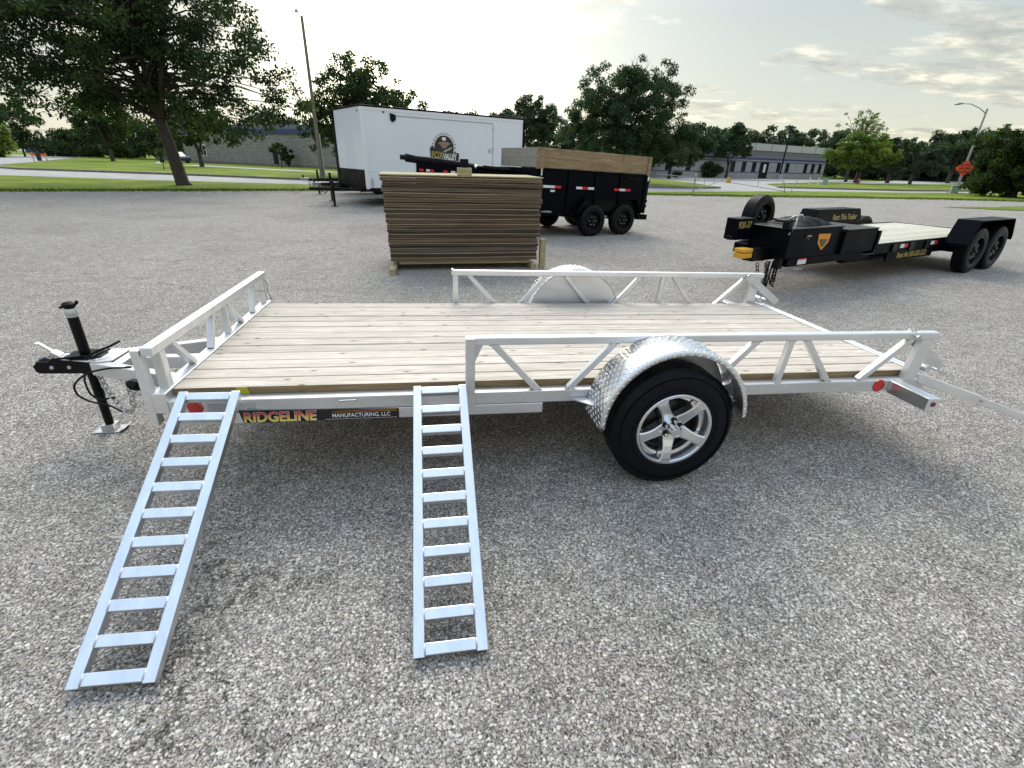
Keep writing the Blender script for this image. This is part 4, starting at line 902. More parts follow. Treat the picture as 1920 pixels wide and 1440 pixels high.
# ------------------------------------------------------------------ black dump trailer with wooden side boards
def dump_trailer():
    t = thing('dump_trailer', 'black tandem axle dump trailer with brown wooden side boards', 'trailer', (3.62, 8.78, 0.0))
    tilt = 0.034
    t.rotation_euler = (Matrix.Rotation(R(19.2), 3, 'Z') @ Matrix.Rotation(tilt, 3, 'Y')).to_euler()
    Wd, Ln = 1.95, 3.22
    dz = 0.068                                  # origin lift so that the wheels rest on the ground
    t.location.z = 0.0
    def Z(z): return z + dz
    def bx(n, m, *a, **k): return MB().box(a[0], a[1], a[2], a[3], Z(a[4]), Z(a[5])).build(n, m, t, **k)
    bx('bed_side', 'black_body', 0.02, Ln, 0.12, 0.17, 0.60, 1.41, bevel=0.006)
    bx('bed_side', 'black_body', 0.02, Ln, Wd - .17 + .2, Wd + .08, 0.60, 1.41, bevel=0.006)
    bx('bed_front', 'black_body', 0.0, 0.05, 0.17, Wd + .03, 0.60, 1.41, bevel=0.006)
    bx('tailgate', 'black_body', Ln, Ln + 0.05, 0.14, Wd + .06, 0.52, 1.38, bevel=0.006)
    bx('bed_floor', 'black_body', 0.05, Ln, 0.17, Wd + .03, 0.60, 0.66)
    bx('top_rail', 'black_body', 0.0, Ln + .02, 0.10, 0.175, 1.385, 1.425, bevel=0.006)
    for x in (0.06, 0.80, 1.55, 2.30, 3.10): bx('side_rib', 'black_body', x, x + 0.07, 0.085, 0.12, 0.62, 1.385, bevel=0.004)
    bx('frame_rail', 'black_body', -0.2, Ln - 0.1, 0.20, 0.28, 0.42, 0.60, bevel=0.004)
    bx('frame_rail', 'black_body', -0.2, Ln - 0.1, Wd - .1, Wd - .02, 0.42, 0.60, bevel=0.004)
    bx('side_skirt', 'black_body', 0.10, 1.22, 0.14, 0.18, 0.46, 0.60, bevel=0.004)
    # sideboards: two planks high on the side, two grey ones across the front, stake posts
    for z, h in ((1.43, 0.19), (1.622, 0.20)):
        bx('side_board', 'brown_board', 0.10, Ln - 0.08, 0.125, 0.165, z, z + h, bevel=0.004)
        bx('side_board', 'brown_board', 0.10, Ln - 0.08, Wd + .03, Wd + .07, z, z + h, bevel=0.004)
        bx('front_board', 'grey_board', 0.02, 0.06, 0.18, Wd + 0.02, z, z + h, bevel=0.004)
    for x in (0.0, Ln - 0.12):
        bx('board_post', 'brown_board', x + 0.02, x + 0.12, 0.095, 0.124, 1.40, 1.82, bevel=0.004)
    bx('board_post', 'brown_board', -0.03, 0.018, 0.10, 0.17, 1.40, 1.825, bevel=0.004)
    bx('tie_strap', 'white_tape', 0.055, 0.085, 0.080, 0.0845, 1.27, 1.40)
    bx('tie_strap', 'white_tape', Ln - .07, Ln - .02, 0.080, 0.0845, 1.28, 1.385)
    # tapes
    for x, cs in ((0.10, 'wwr'), (1.03, 'wrw'), (2.14, 'rwr')):
        xx = x
        for c in cs[:3]:
            w_ = 0.17; bx('reflective_tape', 'white_tape' if c == 'w' else 'red_tape', xx, xx + w_ - .002, 0.081, 0.0838, 1.025, 1.078); xx += w_
    bx('round_badge', 'white_print', 0.33, 0.45, 0.080, 0.0838, 0.945, 0.985)
    # maker lettering is too small to read in the photo: a short pale word mark
    text('lettering', 'x trailers', 0.075, 'white_print', t, (0.17, 0.138, Z(0.50)), extrude=0.001)
    for x in (1.556, 2.486):
        steel_wheel(t, (x, 0.0 - 0.02, 0.355 + (x * tilt)), flip=False)
        steel_wheel(t, (x, Wd + 0.20, 0.355 + (x * tilt)), flip=True)
        MB().tube((x, 0.15, 0.36 + x * tilt), (x, Wd + .05, 0.36 + x * tilt), 0.045, n=10).build('axle', 'black_steel', t, smooth='auto')
    for y0, y1 in ((-0.03, 0.118), (Wd + .082, Wd + .23)):
        b = MB(); f = [(1.02, 0.50), (1.27, 0.86), (2.80, 0.86), (3.00, 0.52)]
        g = [(2.985, 0.51), (2.788, 0.845), (1.282, 0.845), (1.035, 0.49)]
        b.prism([(x, Z(z)) for x, z in f + g], y0, y1); b.build('fender', 'black_body', t, bevel=0.004)
        MB().prism([(x, Z(z)) for x, z in ((1.05, .5), (1.28, .845), (2.79, .845), (2.98, .52), (2.6, .56), (1.5, .56))], y1 - 0.004 if y0 < 1 else y0, y1 if y0 < 1 else y0 + 0.004).build('fender_back', 'black_matt', t)
    bx('spring_equaliser', 'galvanised', 1.95, 2.09, 0.16, 0.19, 0.40, 0.45)
    bx('rear_step', 'black_body', 2.95, 3.26, 0.02, 0.16, 0.38, 0.50, bevel=0.004)
    for z in (0.66, 0.78, 1.25): bx('gate_latch', 'black_steel', Ln + 0.05, Ln + 0.10, 0.16, 0.22, z, z + 0.06, bevel=0.004)
    b = MB(); b.sweep([(2.45, 0.078, Z(1.36)), (2.55, 0.072, Z(1.31)), (2.75, 0.07, Z(1.30)), (2.88, 0.075, Z(1.35))], 0.012, 8); b.build('tarp_strap', 'black_matt', t, smooth=True)
    # tongue in front, mostly behind the panel stack
    MB().bar((0, 0.25, Z(0.5)), (-1.35, 1.05, Z(0.5)), 0.08, 0.14).build('tongue_beam', 'black_body', t)
    MB().bar((0, 1.85, Z(0.5)), (-1.35, 1.05, Z(0.5)), 0.08, 0.14).build('tongue_beam', 'black_body', t)
    MB().box(-1.4, -1.3, 1.0, 1.1, 0.02, Z(.9)).build('jack', 'black_steel', t)
    # tarp roll above the front wall
    return t
dump_trailer()

# second black trailer parked behind, showing only its upper side, tarp roll and tapes
def low_trailer():
    t = thing('dump_trailer', 'low black trailer with a rolled tarp, half hidden behind the fence panel stack', 'trailer', (0.93, 10.2, 0.0))
    t.rotation_euler = (0, 0.045, R(2))
    MB().box(0.0, 2.75, 0, 0.05, 0.55, 1.53).build('bed_side', 'black_body', t, bevel=0.006)
    MB().box(0.0, 2.75, 1.55, 1.60, 0.55, 1.53).build('bed_side', 'black_body', t, bevel=0.006)
    MB().box(0.0, 0.05, 0.05, 1.55, 0.55, 1.53).build('bed_front', 'black_body', t, bevel=0.006)
    MB().box(2.70, 2.75, 0.05, 1.55, 0.55, 1.53).build('tailgate', 'black_body', t, bevel=0.006)
    MB().box(0.0, 2.7, 0.1, 1.5, 0.46, 0.55).build('frame', 'black_body', t)
    for x0, c in ((0.06, 'red_tape'), (0.22, 'white_tape'), (0.30, 'red_tape'), (0.62, 'red_tape'), (0.80, 'white_tape'), (0.90, 'red_tape')):
        MB().box(x0, x0 + 0.10, -0.003, -0.001, 1.335, 1.385).build('reflective_tape', c, t)
    b = MB(); b.sweep([(-0.30, 0.1, 1.60), (-0.24, 0.1, 1.60), (-0.02, 0.1, 1.575), (0.5, 0.1, 1.56), (1.35, 0.1, 1.50)], [0.045, 0.095, 0.085, 0.09, 0.08], 12); b.build('tarp_roll', 'black_matt', t, smooth='auto')
    b = MB(); b.tube((-0.38, 0.1, 1.60), (-0.29, 0.1, 1.60), 0.055, n=6); b.build('roll_cap', 'black_steel', t)
    b = MB(); b.tube((1.55, -0.1, 1.52), (2.72, -0.1, 1.50), 0.055, n=14); b.tube((1.38, -0.1, 1.515), (1.55, -0.1, 1.52), 0.028, n=10); b.build('lift_cylinder', 'black_steel', t, smooth='auto')
    b = MB(); b.lathe([(0, -0.05), (0.035, -0.035), (0.05, 0), (0.035, 0.035), (0, 0.05)], (1.38, -0.1, 1.515), 12); b.build('cylinder_eye', 'chrome', t, smooth=True)
    for x in (1.1, 1.9):
        steel_wheel(t, (x, -0.22, 0.355 + x * .045), n=32); steel_wheel(t, (x, 1.82, 0.355 + x * .045), flip=True, n=32)
low_trailer()

# ------------------------------------------------------------------ white enclosed trailer
def cargo_trailer():
    t = thing('cargo_trailer', 'tall white enclosed cargo trailer with black trim and a round emblem on its side', 'trailer', (-0.83, 15.93, 0.0), R(27.4))
    L_, Wd, H0, H1 = 6.60, 2.62, 0.60, 3.06
    MB().box(0.0, L_, 0.0, 0.03, 1.16, H1).build('side_wall', 'white_panel', t)
    MB().box(0.0, L_, -0.006, 0.03, 0.62, 1.157).build('lower_side_wall', 'white_panel', t)
    MB().box(0.0, L_, Wd - 0.03, Wd, 0.62, H1).build('side_wall', 'white_panel', t)
    MB().box(-0.03, 0.0, 0.02, Wd - 0.02, 1.19, H1).build('front_wall', 'white_panel', t)
    MB().box(-0.045, 0.0, 0.06, Wd - 0.02, 0.55, 1.187).build('stone_guard', 'black_body', t, bevel=0.004)
    MB().box(L_ - 0.03, L_, 0.03, Wd - 0.03, 0.62, H1).build('rear_wall', 'white_panel', t)
    MB().box(0.0, L_, 0.03, Wd - 0.03, 0.55, 0.62).build('floor_frame', 'black_steel', t)
    # roof and black edging
    MB().box(-0.05, L_ + 0.12, -0.02, Wd + 0.02, H1, H1 + 0.055).build('roof', 'black_body', t, bevel=0.01)
    MB().box(-0.06, 0.0, Wd - 0.06, Wd + 0.16, 0.55, H1 + 0.0).build('corner_trim', 'black_body', t, bevel=0.006)
    MB().box(L_, L_ + 0.10, -0.02, 0.16, 0.62, H1).build('corner_trim', 'black_body', t, bevel=0.006)
    b = MB(); b.box(-0.036, 0.10, -0.030, 0.019, 0.55, H1 - 0.01); b.build('corner_post', 'white_trim', t, bevel=0.01)
    MB().box(0.105, L_, -0.012, 0.0, H1 - 0.09, H1 - 0.005).build('top_trim', 'white_trim', t, bevel=0.003)
    MB().box(0.105, L_, -0.014, -0.0005, 1.135, 1.170).build('rub_rail', 'white_trim', t, bevel=0.003)
    # vertical panel seams: shallow proud strips
    for x in (1.22, 2.44, 3.66, 4.88): MB().box(x - 0.008, x + 0.008, -0.0025, -0.0002, 1.172, H1 - 0.09).build('panel_seam', 'white_trim', t)
    for y in (0.78, 1.56): MB().box(-0.0325, -0.0302, y - 0.008, y + 0.008, 1.19, H1 - 0.01).build('panel_seam', 'white_trim', t)
    # long awning track and door outline near the rear
    MB().box(1.0, 5.16, -0.010, -0.0005, 2.845, 2.87).build('awning_track', 'grey_print', t)
    MB().box(5.155, 5.175, -0.010, -0.0005, 1.17, 2.845).build('door_edge', 'grey_print', t)
    for z in (1.35, 1.95, 2.60): MB().box(5.15, 5.20, -0.026, -0.0105, z, z + 0.09).build('door_hinge', 'galvanised', t, bevel=0.002)
    MB().box(4.95, 5.10, -0.02, -0.0105, 1.86, 1.98).build('door_latch', 'galvanised', t, bevel=0.002)
    # side vent, marker lights, step
    b = MB(); b.prism([(1.00, 2.93), (1.20, 2.88), (1.19, 2.74), (1.08, 2.66), (1.00, 2.72)], -0.05, -0.001); b.build('side_vent', 'black_matt', t, bevel=0.012)
    for x in (0.78, -0.04): MB().tube((x if x > 0 else -0.045, -0.02 if x > 0 else 0.22, H1 - 0.12), (x if x > 0 else -0.031, -0.001 if x > 0 else 0.22, H1 - 0.12), 0.028, n=14).build('marker_light', 'black_matt', t)
    MB().box(0.17, 0.22, -0.035, -0.008, 0.62, 0.92).build('door_handle', 'galvanised', t, bevel=0.004)
    # round emblem with two-word name below
    E = bpy.data.objects.new('emblem', None); link(E, t); E.location = (3.02, -0.004, 1.96)
    b = MB(); b.lathe([(0.0, -0.0030), (0.44, -0.0030)], (0, 0, 0), 48); b.build('emblem_disc', 'sticker_black', E)
    b = MB(); b.lathe([(0.40, -0.0045), (0.43, -0.0045)], (0, 0, 0), 48); b.build('emblem_ring', 'white_print', E)
    for k in range(24):
        a = 2 * PI * k / 24; b = MB(); b.box(-0.02, 0.02, -0.0046, -0.0030, 0.46, 0.49); q = b.build('emblem_tick', 'sticker_black', E); q.rotation_euler = (0, a, 0)
    MB().prism([(-0.26, 0.16), (-0.10, 0.19), (0.14, 0.19), (0.27, 0.15), (0.13, 0.06), (0.06, -0.02), (-0.08, -0.02), (-0.14, 0.07)], -0.0060, -0.0042).build('emblem_trailer', 'picket_wood', E)
    MB().prism([(-0.07, 0.34), (0.06, 0.34), (0.09, 0.26), (0.0, 0.22), (-0.09, 0.26)], -0.0060, -0.0042).build('emblem_crest', 'white_print', E)
    MB().prism([(-0.03, -0.10), (0.30, 0.03), (0.33, -0.02), (0.0, -0.16)], -0.0060, -0.0042).build('emblem_band', 'grey_print', E)
    MB().prism([(-0.56, -0.46), (-0.58, -0.02), (-0.48, 0.06), (-0.40, -0.02), (0.62, -0.17), (0.60, -0.50), (0.50, -0.56), (-0.40, -0.50)], -0.0055, -0.0036).build('emblem_plate', 'sticker_black', E)
    text('lettering', 'FOX', 0.30, 'gold_print', E, (-0.53, -0.0070, -0.34), sx=0.80, bold=0.010, extrude=0.0005)
    text('lettering', 'VALLEY', 0.27, 'white_print', E, (-0.05, -0.0070, -0.38), sx=0.62, bold=0.008, extrude=0.0005)
    MB().box(-0.50, 0.52, -0.0070, -0.0056, -0.455, -0.43).build('emblem_line', 'white_print', E)
    text('lettering', 'TRAILERS', 0.10, 'gold_print', E, (-0.26, -0.0070, -0.535), extrude=0.0005)
    # tongue, jack, wheels
    for y in (0.15, Wd - .15): MB().bar((0.3, y, 0.545), (-1.55, Wd / 2, 0.545), 0.07, 0.10).build('tongue_beam', 'black_steel', t)
    b = MB(); b.box(-1.0, -0.93, 0.62, 0.69, 0.03, 0.82); b.box(-1.07, -0.86, 0.57, 0.74, 0.0, 0.02); b.build('jack', 'black_steel', t, bevel=0.004)
    MB().box(-0.25, 0.9, -0.03, 0.05, 0.50, 0.60).build('frame_rail', 'black_steel', t)
    for x in (3.3, 4.15):
        steel_wheel(t, (x, 0.02, 0.36), n=32); steel_wheel(t, (x, Wd - .02, 0.36), flip=True, n=32)
cargo_trailer()
# two more trailer tongues nose out from behind the white trailer
def hidden_trailer(lab, foot, rz, body):
    t = thing('cargo_trailer', lab, 'trailer', (foot[0], foot[1], 0), rz, 'dark enclosed trailers parked behind the white one')
    b = MB(); b.box(-0.035, 0.035, -0.035, 0.035, 0.03, 1.0); b.box(-0.1, 0.1, -0.1, 0.1, 0.0, 0.02); b.build('jack', 'black_steel', t, bevel=0.004)
    for s in (-1, 1): MB().bar((-0.40, s * 0.03, 0.60), (1.45, s * 0.85, 0.60), 0.06, 0.11).build('tongue_beam', 'black_steel', t)
    b = MB(); b.box(-0.72, -0.38, -0.06, 0.06, 0.56, 0.68); b.build('coupler', 'galvanised', t, bevel=0.01)
    MB().box(-0.66, -0.60, -0.03, 0.03, 0.681, 0.80).build('latch_lever', 'dark_metal', t)
    chain([(-0.45, -0.1, 0.56), (-0.42, -0.12, 0.36), (-0.3, -0.12, 0.30), (-0.1, -0.1, 0.5)], t, 0.03, 0.009, 'chain', 'dark_metal')
    MB().box(1.30, 1.30 + body, -0.95, 0.95, 0.62, 2.62).build('body', 'black_body', t, bevel=0.02)
    MB().box(1.26, 1.34 + body, -0.98, 0.98, 2.62, 2.67).build('roof', 'black_body', t, bevel=0.01)
    for x in (2.4, 3.2): steel_wheel(t, (x, -0.97, 0.36), n=24)
hidden_trailer('dark enclosed trailer behind the white one, its coupler and jack showing nearer of the two', (-2.44, 18.27), R(34), 3.8)
hidden_trailer('dark enclosed trailer farthest behind the white one, beside the wooden utility pole', (-3.61, 21.87), R(30), 3.8)

# ------------------------------------------------------------------ black flatbed equipment trailer
def flatbed():
    t = thing('flatbed_trailer', 'black tandem flatbed rental trailer with weathered wood deck and yellow coupler lock', 'trailer', (10.78, 4.98, 0.0), R(20.5))
    fi, Wd = 0.40, 1.72
    X0, X1, z = -2.72, 1.62, 0.585
    def bx(n, m, *a, **k): return MB().box(*a).build(n, m, t, **k)
    # deck planks
    npk = 11; pw_ = Wd / npk
    for i in range(npk): bx('plank', 'worn_deck', X0, X1, fi + i * pw_ + 0.002, fi + (i + 1) * pw_ - 0.002, z - 0.035, z + rr.uniform(-.002, .002), bevel=0.002)
    bx('side_rail', 'black_body', X0 - 0.05, X1, fi - 0.05, fi - 0.002, z - 0.14, z + 0.012, bevel=0.004)
    bx('side_rail', 'black_body', X0 - 0.05, X1, fi + Wd + .002, fi + Wd + 0.05, z - 0.14, z + 0.012, bevel=0.004)
    bx('rear_rail', 'black_body', X1, X1 + 0.05, fi - 0.05, fi + Wd + .05, z - 0.14, z + 0.008, bevel=0.004)
    for x in (-2.3, -1.75, -1.2): bx('stake_pocket', 'black_steel', x, x + 0.16, fi - 0.075, fi - 0.051, z - 0.13, z - 0.01, bevel=0.003)
    bx('main_beam', 'black_body', -3.2, X1, fi + .15, fi + .25, 0.30, z - 0.04); bx('main_beam', 'black_body', -3.2, X1, fi + Wd - .25, fi + Wd - .15, 0.30, z - 0.04)
    bx('print_board', 'black_body', -2.30, -0.75, fi - 0.03, fi + 0.01, 0.30, z - 0.142, bevel=0.003)
    for x in (-2.02, -0.98):
        bx('reflective_tape', 'white_tape', x, x + 0.125, fi - 0.0535, fi - 0.0505, z - 0.085, z - 0.025); bx('reflective_tape', 'red_tape', x + 0.126, x + 0.25, fi - 0.0535, fi - 0.0505, z - 0.085, z - 0.025)
    text('lettering', 'Rent Me 920-202-2522', 0.125, 'gold_print', t, (-1.98, fi - 0.0325, 0.335), sx=0.86, bold=0.003)
    # fenders
    for y0, y1, x0, x1, near in ((0.0, fi - 0.052, -0.50, 1.36, True), (fi + Wd + .052, fi + Wd + .40, -1.55, 0.35, False)):
        f = [(x0, 0.46), (x0, 0.52), (x0 + 0.22, 0.905), (x1 - 0.20, 0.905), (x1, 0.60), (x1, 0.52)]
        g = [(x1 - 0.012, 0.52), (x1 - 0.012, 0.598), (x1 - 0.207, 0.892), (x0 + 0.228, 0.892), (x0 + 0.012, 0.517), (x0 + 0.012, 0.46)]
        MB().prism(f + g, y0, y1).build('fender', 'black_body', t, bevel=0.004)
        yb = y1 - 0.008 if near else y0
        MB().prism(f, yb, yb + 0.008).build('fender_back', 'black_body', t)
        if not near: text('lettering', 'Rent This Trailer', 0.15, 'gold_print', t, (x0 + 0.75, y0 - 0.0015, 0.70), sx=0.85, bold=0.003)
    for x in (0.0, 0.86):
        steel_wheel(t, (x, 0.0, 0.385), R_=0.385, w=0.22, n=72); steel_wheel(t, (x, fi * 2 + Wd, 0.36), R_=0.36, w=0.22, flip=True, n=40)
        MB().tube((x, 0.2, 0.36), (x, fi + Wd, 0.36), 0.045, n=10).build('axle', 'black_steel', t, smooth='auto')
    # front boxes, bulkhead and drawbar
    ct = 1.10
    bx('bulkhead', 'black_body', X0 - 0.10, X0 - 0.03, fi - 0.05, fi + Wd + .05, 0.44, 0.80, bevel=0.006)
    bx('tool_box', 'black_body', -3.72, X0 - 0.11, fi - 0.03, fi + 0.70, 0.50, 0.83, bevel=0.012)
    bx('box_lid', 'black_steel', -3.70, X0 - 0.13, fi - 0.045, fi + 0.68, 0.831, 0.850, bevel=0.006)
    bx('tool_box', 'black_body', -4.98, -3.74, fi + 0.02, fi + 0.62, 0.50, 0.88, bevel=0.012)
    bx('box_lid', 'black_steel', -5.0, -3.73, fi + 0.005, fi + 0.64, 0.881, 0.900, bevel=0.006)
    bx('lower_frame', 'black_body', -4.85, X0, fi + 0.04, fi + 0.12, 0.385, 0.495, bevel=0.004)
    b = MB(); b.sweep([(-3.35, fi - 0.075, 0.52), (-3.28, fi - 0.11, 0.48), (-2.95, fi - 0.11, 0.48), (-2.88, fi - 0.075, 0.52)], 0.010, 8); b.build('step', 'black_steel', t, smooth=True)
    b = MB(); b.sweep([(-4.62, fi + 0.018, 0.76), (-4.62, fi - 0.02, 0.80), (-4.56, fi - 0.02, 0.80), (-4.56, fi + 0.018, 0.74)], 0.008, 6); b.build('box_handle', 'galvanised', t, smooth=True)
    MB().prism([(-4.32, 0.81), (-4.02, 0.80), (-4.04, 0.68), (-4.16, 0.58), (-4.29, 0.68)], fi + 0.0160, fi + 0.0195).build('emblem', 'orange_print', t)
    MB().prism([(-4.26, 0.735), (-4.08, 0.73), (-4.10, 0.68), (-4.16, 0.62), (-4.24, 0.68)], fi + 0.0135, fi + 0.0155).build('emblem', 'sticker_black', t)
    for k in range(3): bx('emblem_line', 'gold_print', -4.22, -4.11, fi + 0.0115, fi + 0.0132, 0.715 - k * 0.03, 0.724 - k * 0.03)
    MB().bar((-4.3, fi + 0.50, 0.56), (-5.10, ct - 0.06, 0.56), 0.07, 0.13).build('tongue_beam', 'black_body', t)
    MB().bar((-2.9, fi + Wd - 0.20, 0.56), (-5.02, ct + 0.06, 0.56), 0.07, 0.13).build('tongue_beam', 'black_body', t)
    bx('front_box', 'black_body', -5.38, -5.03, ct - 0.16, ct + 0.04, 0.70, 0.985, bevel=0.012)
    text('lettering', '920-37', 0.12, 'gold_print', t, (-5.37, ct - 0.163, 0.86), sx=0.80, bold=0.003)
    bx('hitch_bar', 'black_steel', -5.43, -5.385, ct - 0.14, ct - 0.04, 0.70, 0.76, bevel=0.01)
    b = MB(); b.lathe([(0, -0.09), (0.07, -0.08), (0.085, 0.0), (0.07, 0.09), (0, 0.10)], (-4.98, ct - 0.30, 0.50), 14); b.build('coupler', 'black_steel', t, smooth='auto')
    bx('coupler_channel', 'black_steel', -5.35, -4.72, ct - 0.46, ct - 0.30, 0.46, 0.63, bevel=0.01)
    bx('warning_label', 'red_tape', -4.62, -4.42, fi + 0.0365, fi + 0.0395, 0.468, 0.485); bx('warning_label', 'white_tape', -4.62, -4.42, fi + 0.0365, fi + 0.0395, 0.405, 0.467)
    b = MB(); b.box(-5.55, -5.36, ct - 0.46, ct - 0.30, 0.51, 0.575); b.box(-5.55, -5.36, ct - 0.46, ct - 0.30, 0.582, 0.635); b.build('coupler_lock', 'yellow_plastic', t, bevel=0.012)
    bx('jack', 'black_steel', -4.97, -4.88, ct - 0.62, ct - 0.53, 0.36, 1.00, bevel=0.006)
    b = MB(); b.sweep([(-4.92, ct - 0.57, 1.0), (-4.90, ct - 0.62, 1.05), (-4.80, ct - 0.66, 1.07), (-4.74, ct - 0.66, 1.02)], 0.012, 8); b.sweep([(-4.85, ct - 0.64, 1.06), (-4.93, ct - 0.68, 0.92), (-4.99, ct - 0.66, 0.82)], 0.009, 8); b.build('jack_crank', 'galvanised', t, smooth=True)
    bx('jack_head', 'black_steel', -5.12, -4.84, ct - 0.64, ct - 0.50, 0.98, 1.01, bevel=0.004)
    for k, (dx, dy) in enumerate(((-5.15, -.42), (-5.0, -0.45), (-4.9, -0.40), (-4.8, -0.45))):
        chain([(dx, ct + dy, 0.42), (dx + 0.03, ct + dy - .02, 0.25), (dx + 0.05, ct + dy, 0.10), (dx + 0.12, ct + dy, 0.04)], t, 0.022, 0.006, 'chain_link', 'dark_metal')
    for k in range(3): MB().sweep([(-5.0 + k * .08, ct - 0.5, 0.45), (-5.05 + k * .08, ct - .52, 0.25), (-4.98 + k * .08, ct - .52, 0.10 + .03 * k), (-4.9 + k * .07, ct - .48, 0.3), (-4.88 + k * .07, ct - .48, 0.45)], 0.011, 6).build('wire', 'black_matt', t, smooth=True)
    sw = steel_wheel(t, (-3.80, ct + 0.55, 0.90), R_=0.33, w=0.22, n=60); sw.name = 'spare_wheel'; sw.rotation_euler = (0, 0, R(4))
    # folded ramp behind
    bx('rear_ramp', 'black_body', X1 + 0.05, X1 + 0.95, fi + 0.0, fi + 0.14, 0.45, 0.56, bevel=0.006)
    b = MB(); b.tube((X1 + 0.02, fi - 0.08, 0.52), (X1 + 0.02, fi + 0.2, 0.52), 0.06, n=12); b.build('ramp_hinge', 'black_steel', t, smooth='auto')
    return t
F = flatbed()
# folded black cover lying on the drawbar boxes
def cover():
    n, m = 22, 12; vs = []; q = random.Random(9)
    for i in range(n + 1):
        for j in range(m + 1):
            u, v = i / n, j / m
            h = 0.075 * math.sin(PI * u) ** 0.7 * math.sin(PI * v) ** 0.5 + 0.022 * math.sin(u * 23 + v * 7) * math.sin(PI * u) + 0.01 * q.random() + 0.004
            vs.append((u * 0.80, v * 0.55, h if 0 < j < m and 0 < i < n else 0.004))
    fs = [(i * (m + 1) + j, (i + 1) * (m + 1) + j, (i + 1) * (m + 1) + j + 1, i * (m + 1) + j + 1) for i in range(n) for j in range(m)]
    o = MB().add(vs, fs).build('folded_tarp', 'black_matt', None, smooth=True)
    a = R(20.5); lx, ly = -4.55, 0.55
    o.location = (10.78 + lx * math.cos(a) - ly * math.sin(a), 4.98 + lx * math.sin(a) + ly * math.cos(a), 0.901); o.rotation_euler = (0, 0, a)
    tag(o, 'crumpled black tarp lying on the front boxes of the black flatbed trailer', 'tarp')
cover()
# ------------------------------------------------------------------ trees
def leaf_mesh(name, centres, radii, tones, n, size, rs, droop=0.25, flat=0.75):
    """n leaf-sized quads scattered in clumps"""
    k = rs.choice(len(centres), n, p=np.array([r ** 2 for r in radii]) / sum(r ** 2 for r in radii))
    C_ = np.array(centres)[k]; r_ = np.array(radii)[k][:, None]
    d = rs.randn(n, 3); d /= np.linalg.norm(d, axis=1)[:, None]; rad = rs.rand(n, 1) ** 0.5
    P = C_ + d * rad * r_ * np.array([1, 1, flat])
    # leaf frame: long axis roughly outward and drooping
    a = d * 0.8 + rs.randn(n, 3) * 0.6; a[:, 2] -= droop; a /= np.linalg.norm(a, axis=1)[:, None]
    b = np.cross(a, rs.randn(n, 3)); b /= np.linalg.norm(b, axis=1)[:, None]
    s = size * (0.6 + 0.8 * rs.rand(n, 1))
    V = np.stack([P - a * s * 0.5, P + b * s * 0.30, P + a * s * 0.6, P - b * s * 0.30], 1)
    tone = np.clip(np.array(tones)[k] + 0.22 * rs.randn(n), 0, 1)
    return poly_mesh(name, V.reshape(-1, 3), 4, tone)
def tree(label, loc, trunk_h, trunk_r, lobes, nclump, clump_r, nleaf, leaf, m, seed, group=None, name='tree', lean=(0, 0), nlimb=9, cat='tree', forks=3, trunk_m='bark', twigs=0, droop=0.25):
    rs = np.random.RandomState(seed); q = random.Random(seed)
    t = thing(name, label, cat, (loc[0], loc[1], loc[2] if len(loc) > 2 else 0.0), 0, group)
    ctr, rad, tone = [], [], []
    wts = np.array([l[3] * l[4] * l[5] for l in lobes]); wts = wts / wts.sum()
    for i in range(nclump):
        l = lobes[rs.choice(len(lobes), p=wts)]
        d = rs.randn(3); d /= np.linalg.norm(d); r = rs.rand() ** 0.42
        ctr.append((l[0] + d[0] * r * l[3], l[1] + d[1] * r * l[4], l[2] + d[2] * r * l[5])); rad.append(clump_r * (0.55 + 0.9 * rs.rand())); tone.append(0.22 + 0.50 * rs.rand())
    me = leaf_mesh('crown', ctr, rad, tone, nleaf, leaf, rs, droop); me.materials.append(MATS[m])
    o = bpy.data.objects.new('crown', me); link(o, t)
    # trunk with limbs that reach into the clumps
    b = MB(); top = Vector((lean[0], lean[1], trunk_h))
    zt = max(c[2] for c in ctr)
    b.sweep([(0, 0, -0.05), (lean[0] * .1, lean[1] * .1, 0.12), (lean[0] * .5, lean[1] * .5, trunk_h * .5), top], [trunk_r * 1.5, trunk_r * 1.15, trunk_r, trunk_r * .85], 14)
    mains = []
    for i in range(forks):
        a = 2 * PI * i / forks + q.random(); sp = q.uniform(0.25, 0.6)
        e = top + Vector((math.cos(a) * sp * (zt - trunk_h) * .5, math.sin(a) * sp * (zt - trunk_h) * .5, (zt - trunk_h) * q.uniform(.55, .85)))
        md = top.lerp(e, .5) + Vector((q.uniform(-.2, .2), q.uniform(-.2, .2), 0)); pts = [top - Vector((0, 0, .15)), md, e]
        b.sweep(pts, [trunk_r * .62, trunk_r * .38, trunk_r * .08], 8); mains.append(pts)
    pick = q.sample(range(nclump), min(nlimb * 4, nclump))
    for i in pick:
        c = Vector(ctr[i]); mn = q.choice(mains); s = mn[0].lerp(mn[1], q.random()) if c.z < mn[1].z else mn[1].lerp(mn[2], q.random() * .7)
        if (c - s).length < .4: continue
        md = s.lerp(c, .5) + Vector((0, 0, 0.08 * (c - s).length)); r0 = trunk_r * q.uniform(.12, .26)
        b.sweep([s, md, c], [r0, r0 * .6, r0 * .15], 6)
    for i in range(twigs):
        a = q.random() * 2 * PI; s = Vector((q.uniform(-1, 1), q.uniform(-1, 1), zt * .86)); e = s + Vector((math.cos(a) * .5, math.sin(a) * .5, q.uniform(.8, 1.9)))
        b.sweep([s, s.lerp(e, .5) + Vector((.05, 0, 0)), e], [.03, .02, .006], 5)
    b.build('trunk', trunk_m, t, smooth=True)
    return t
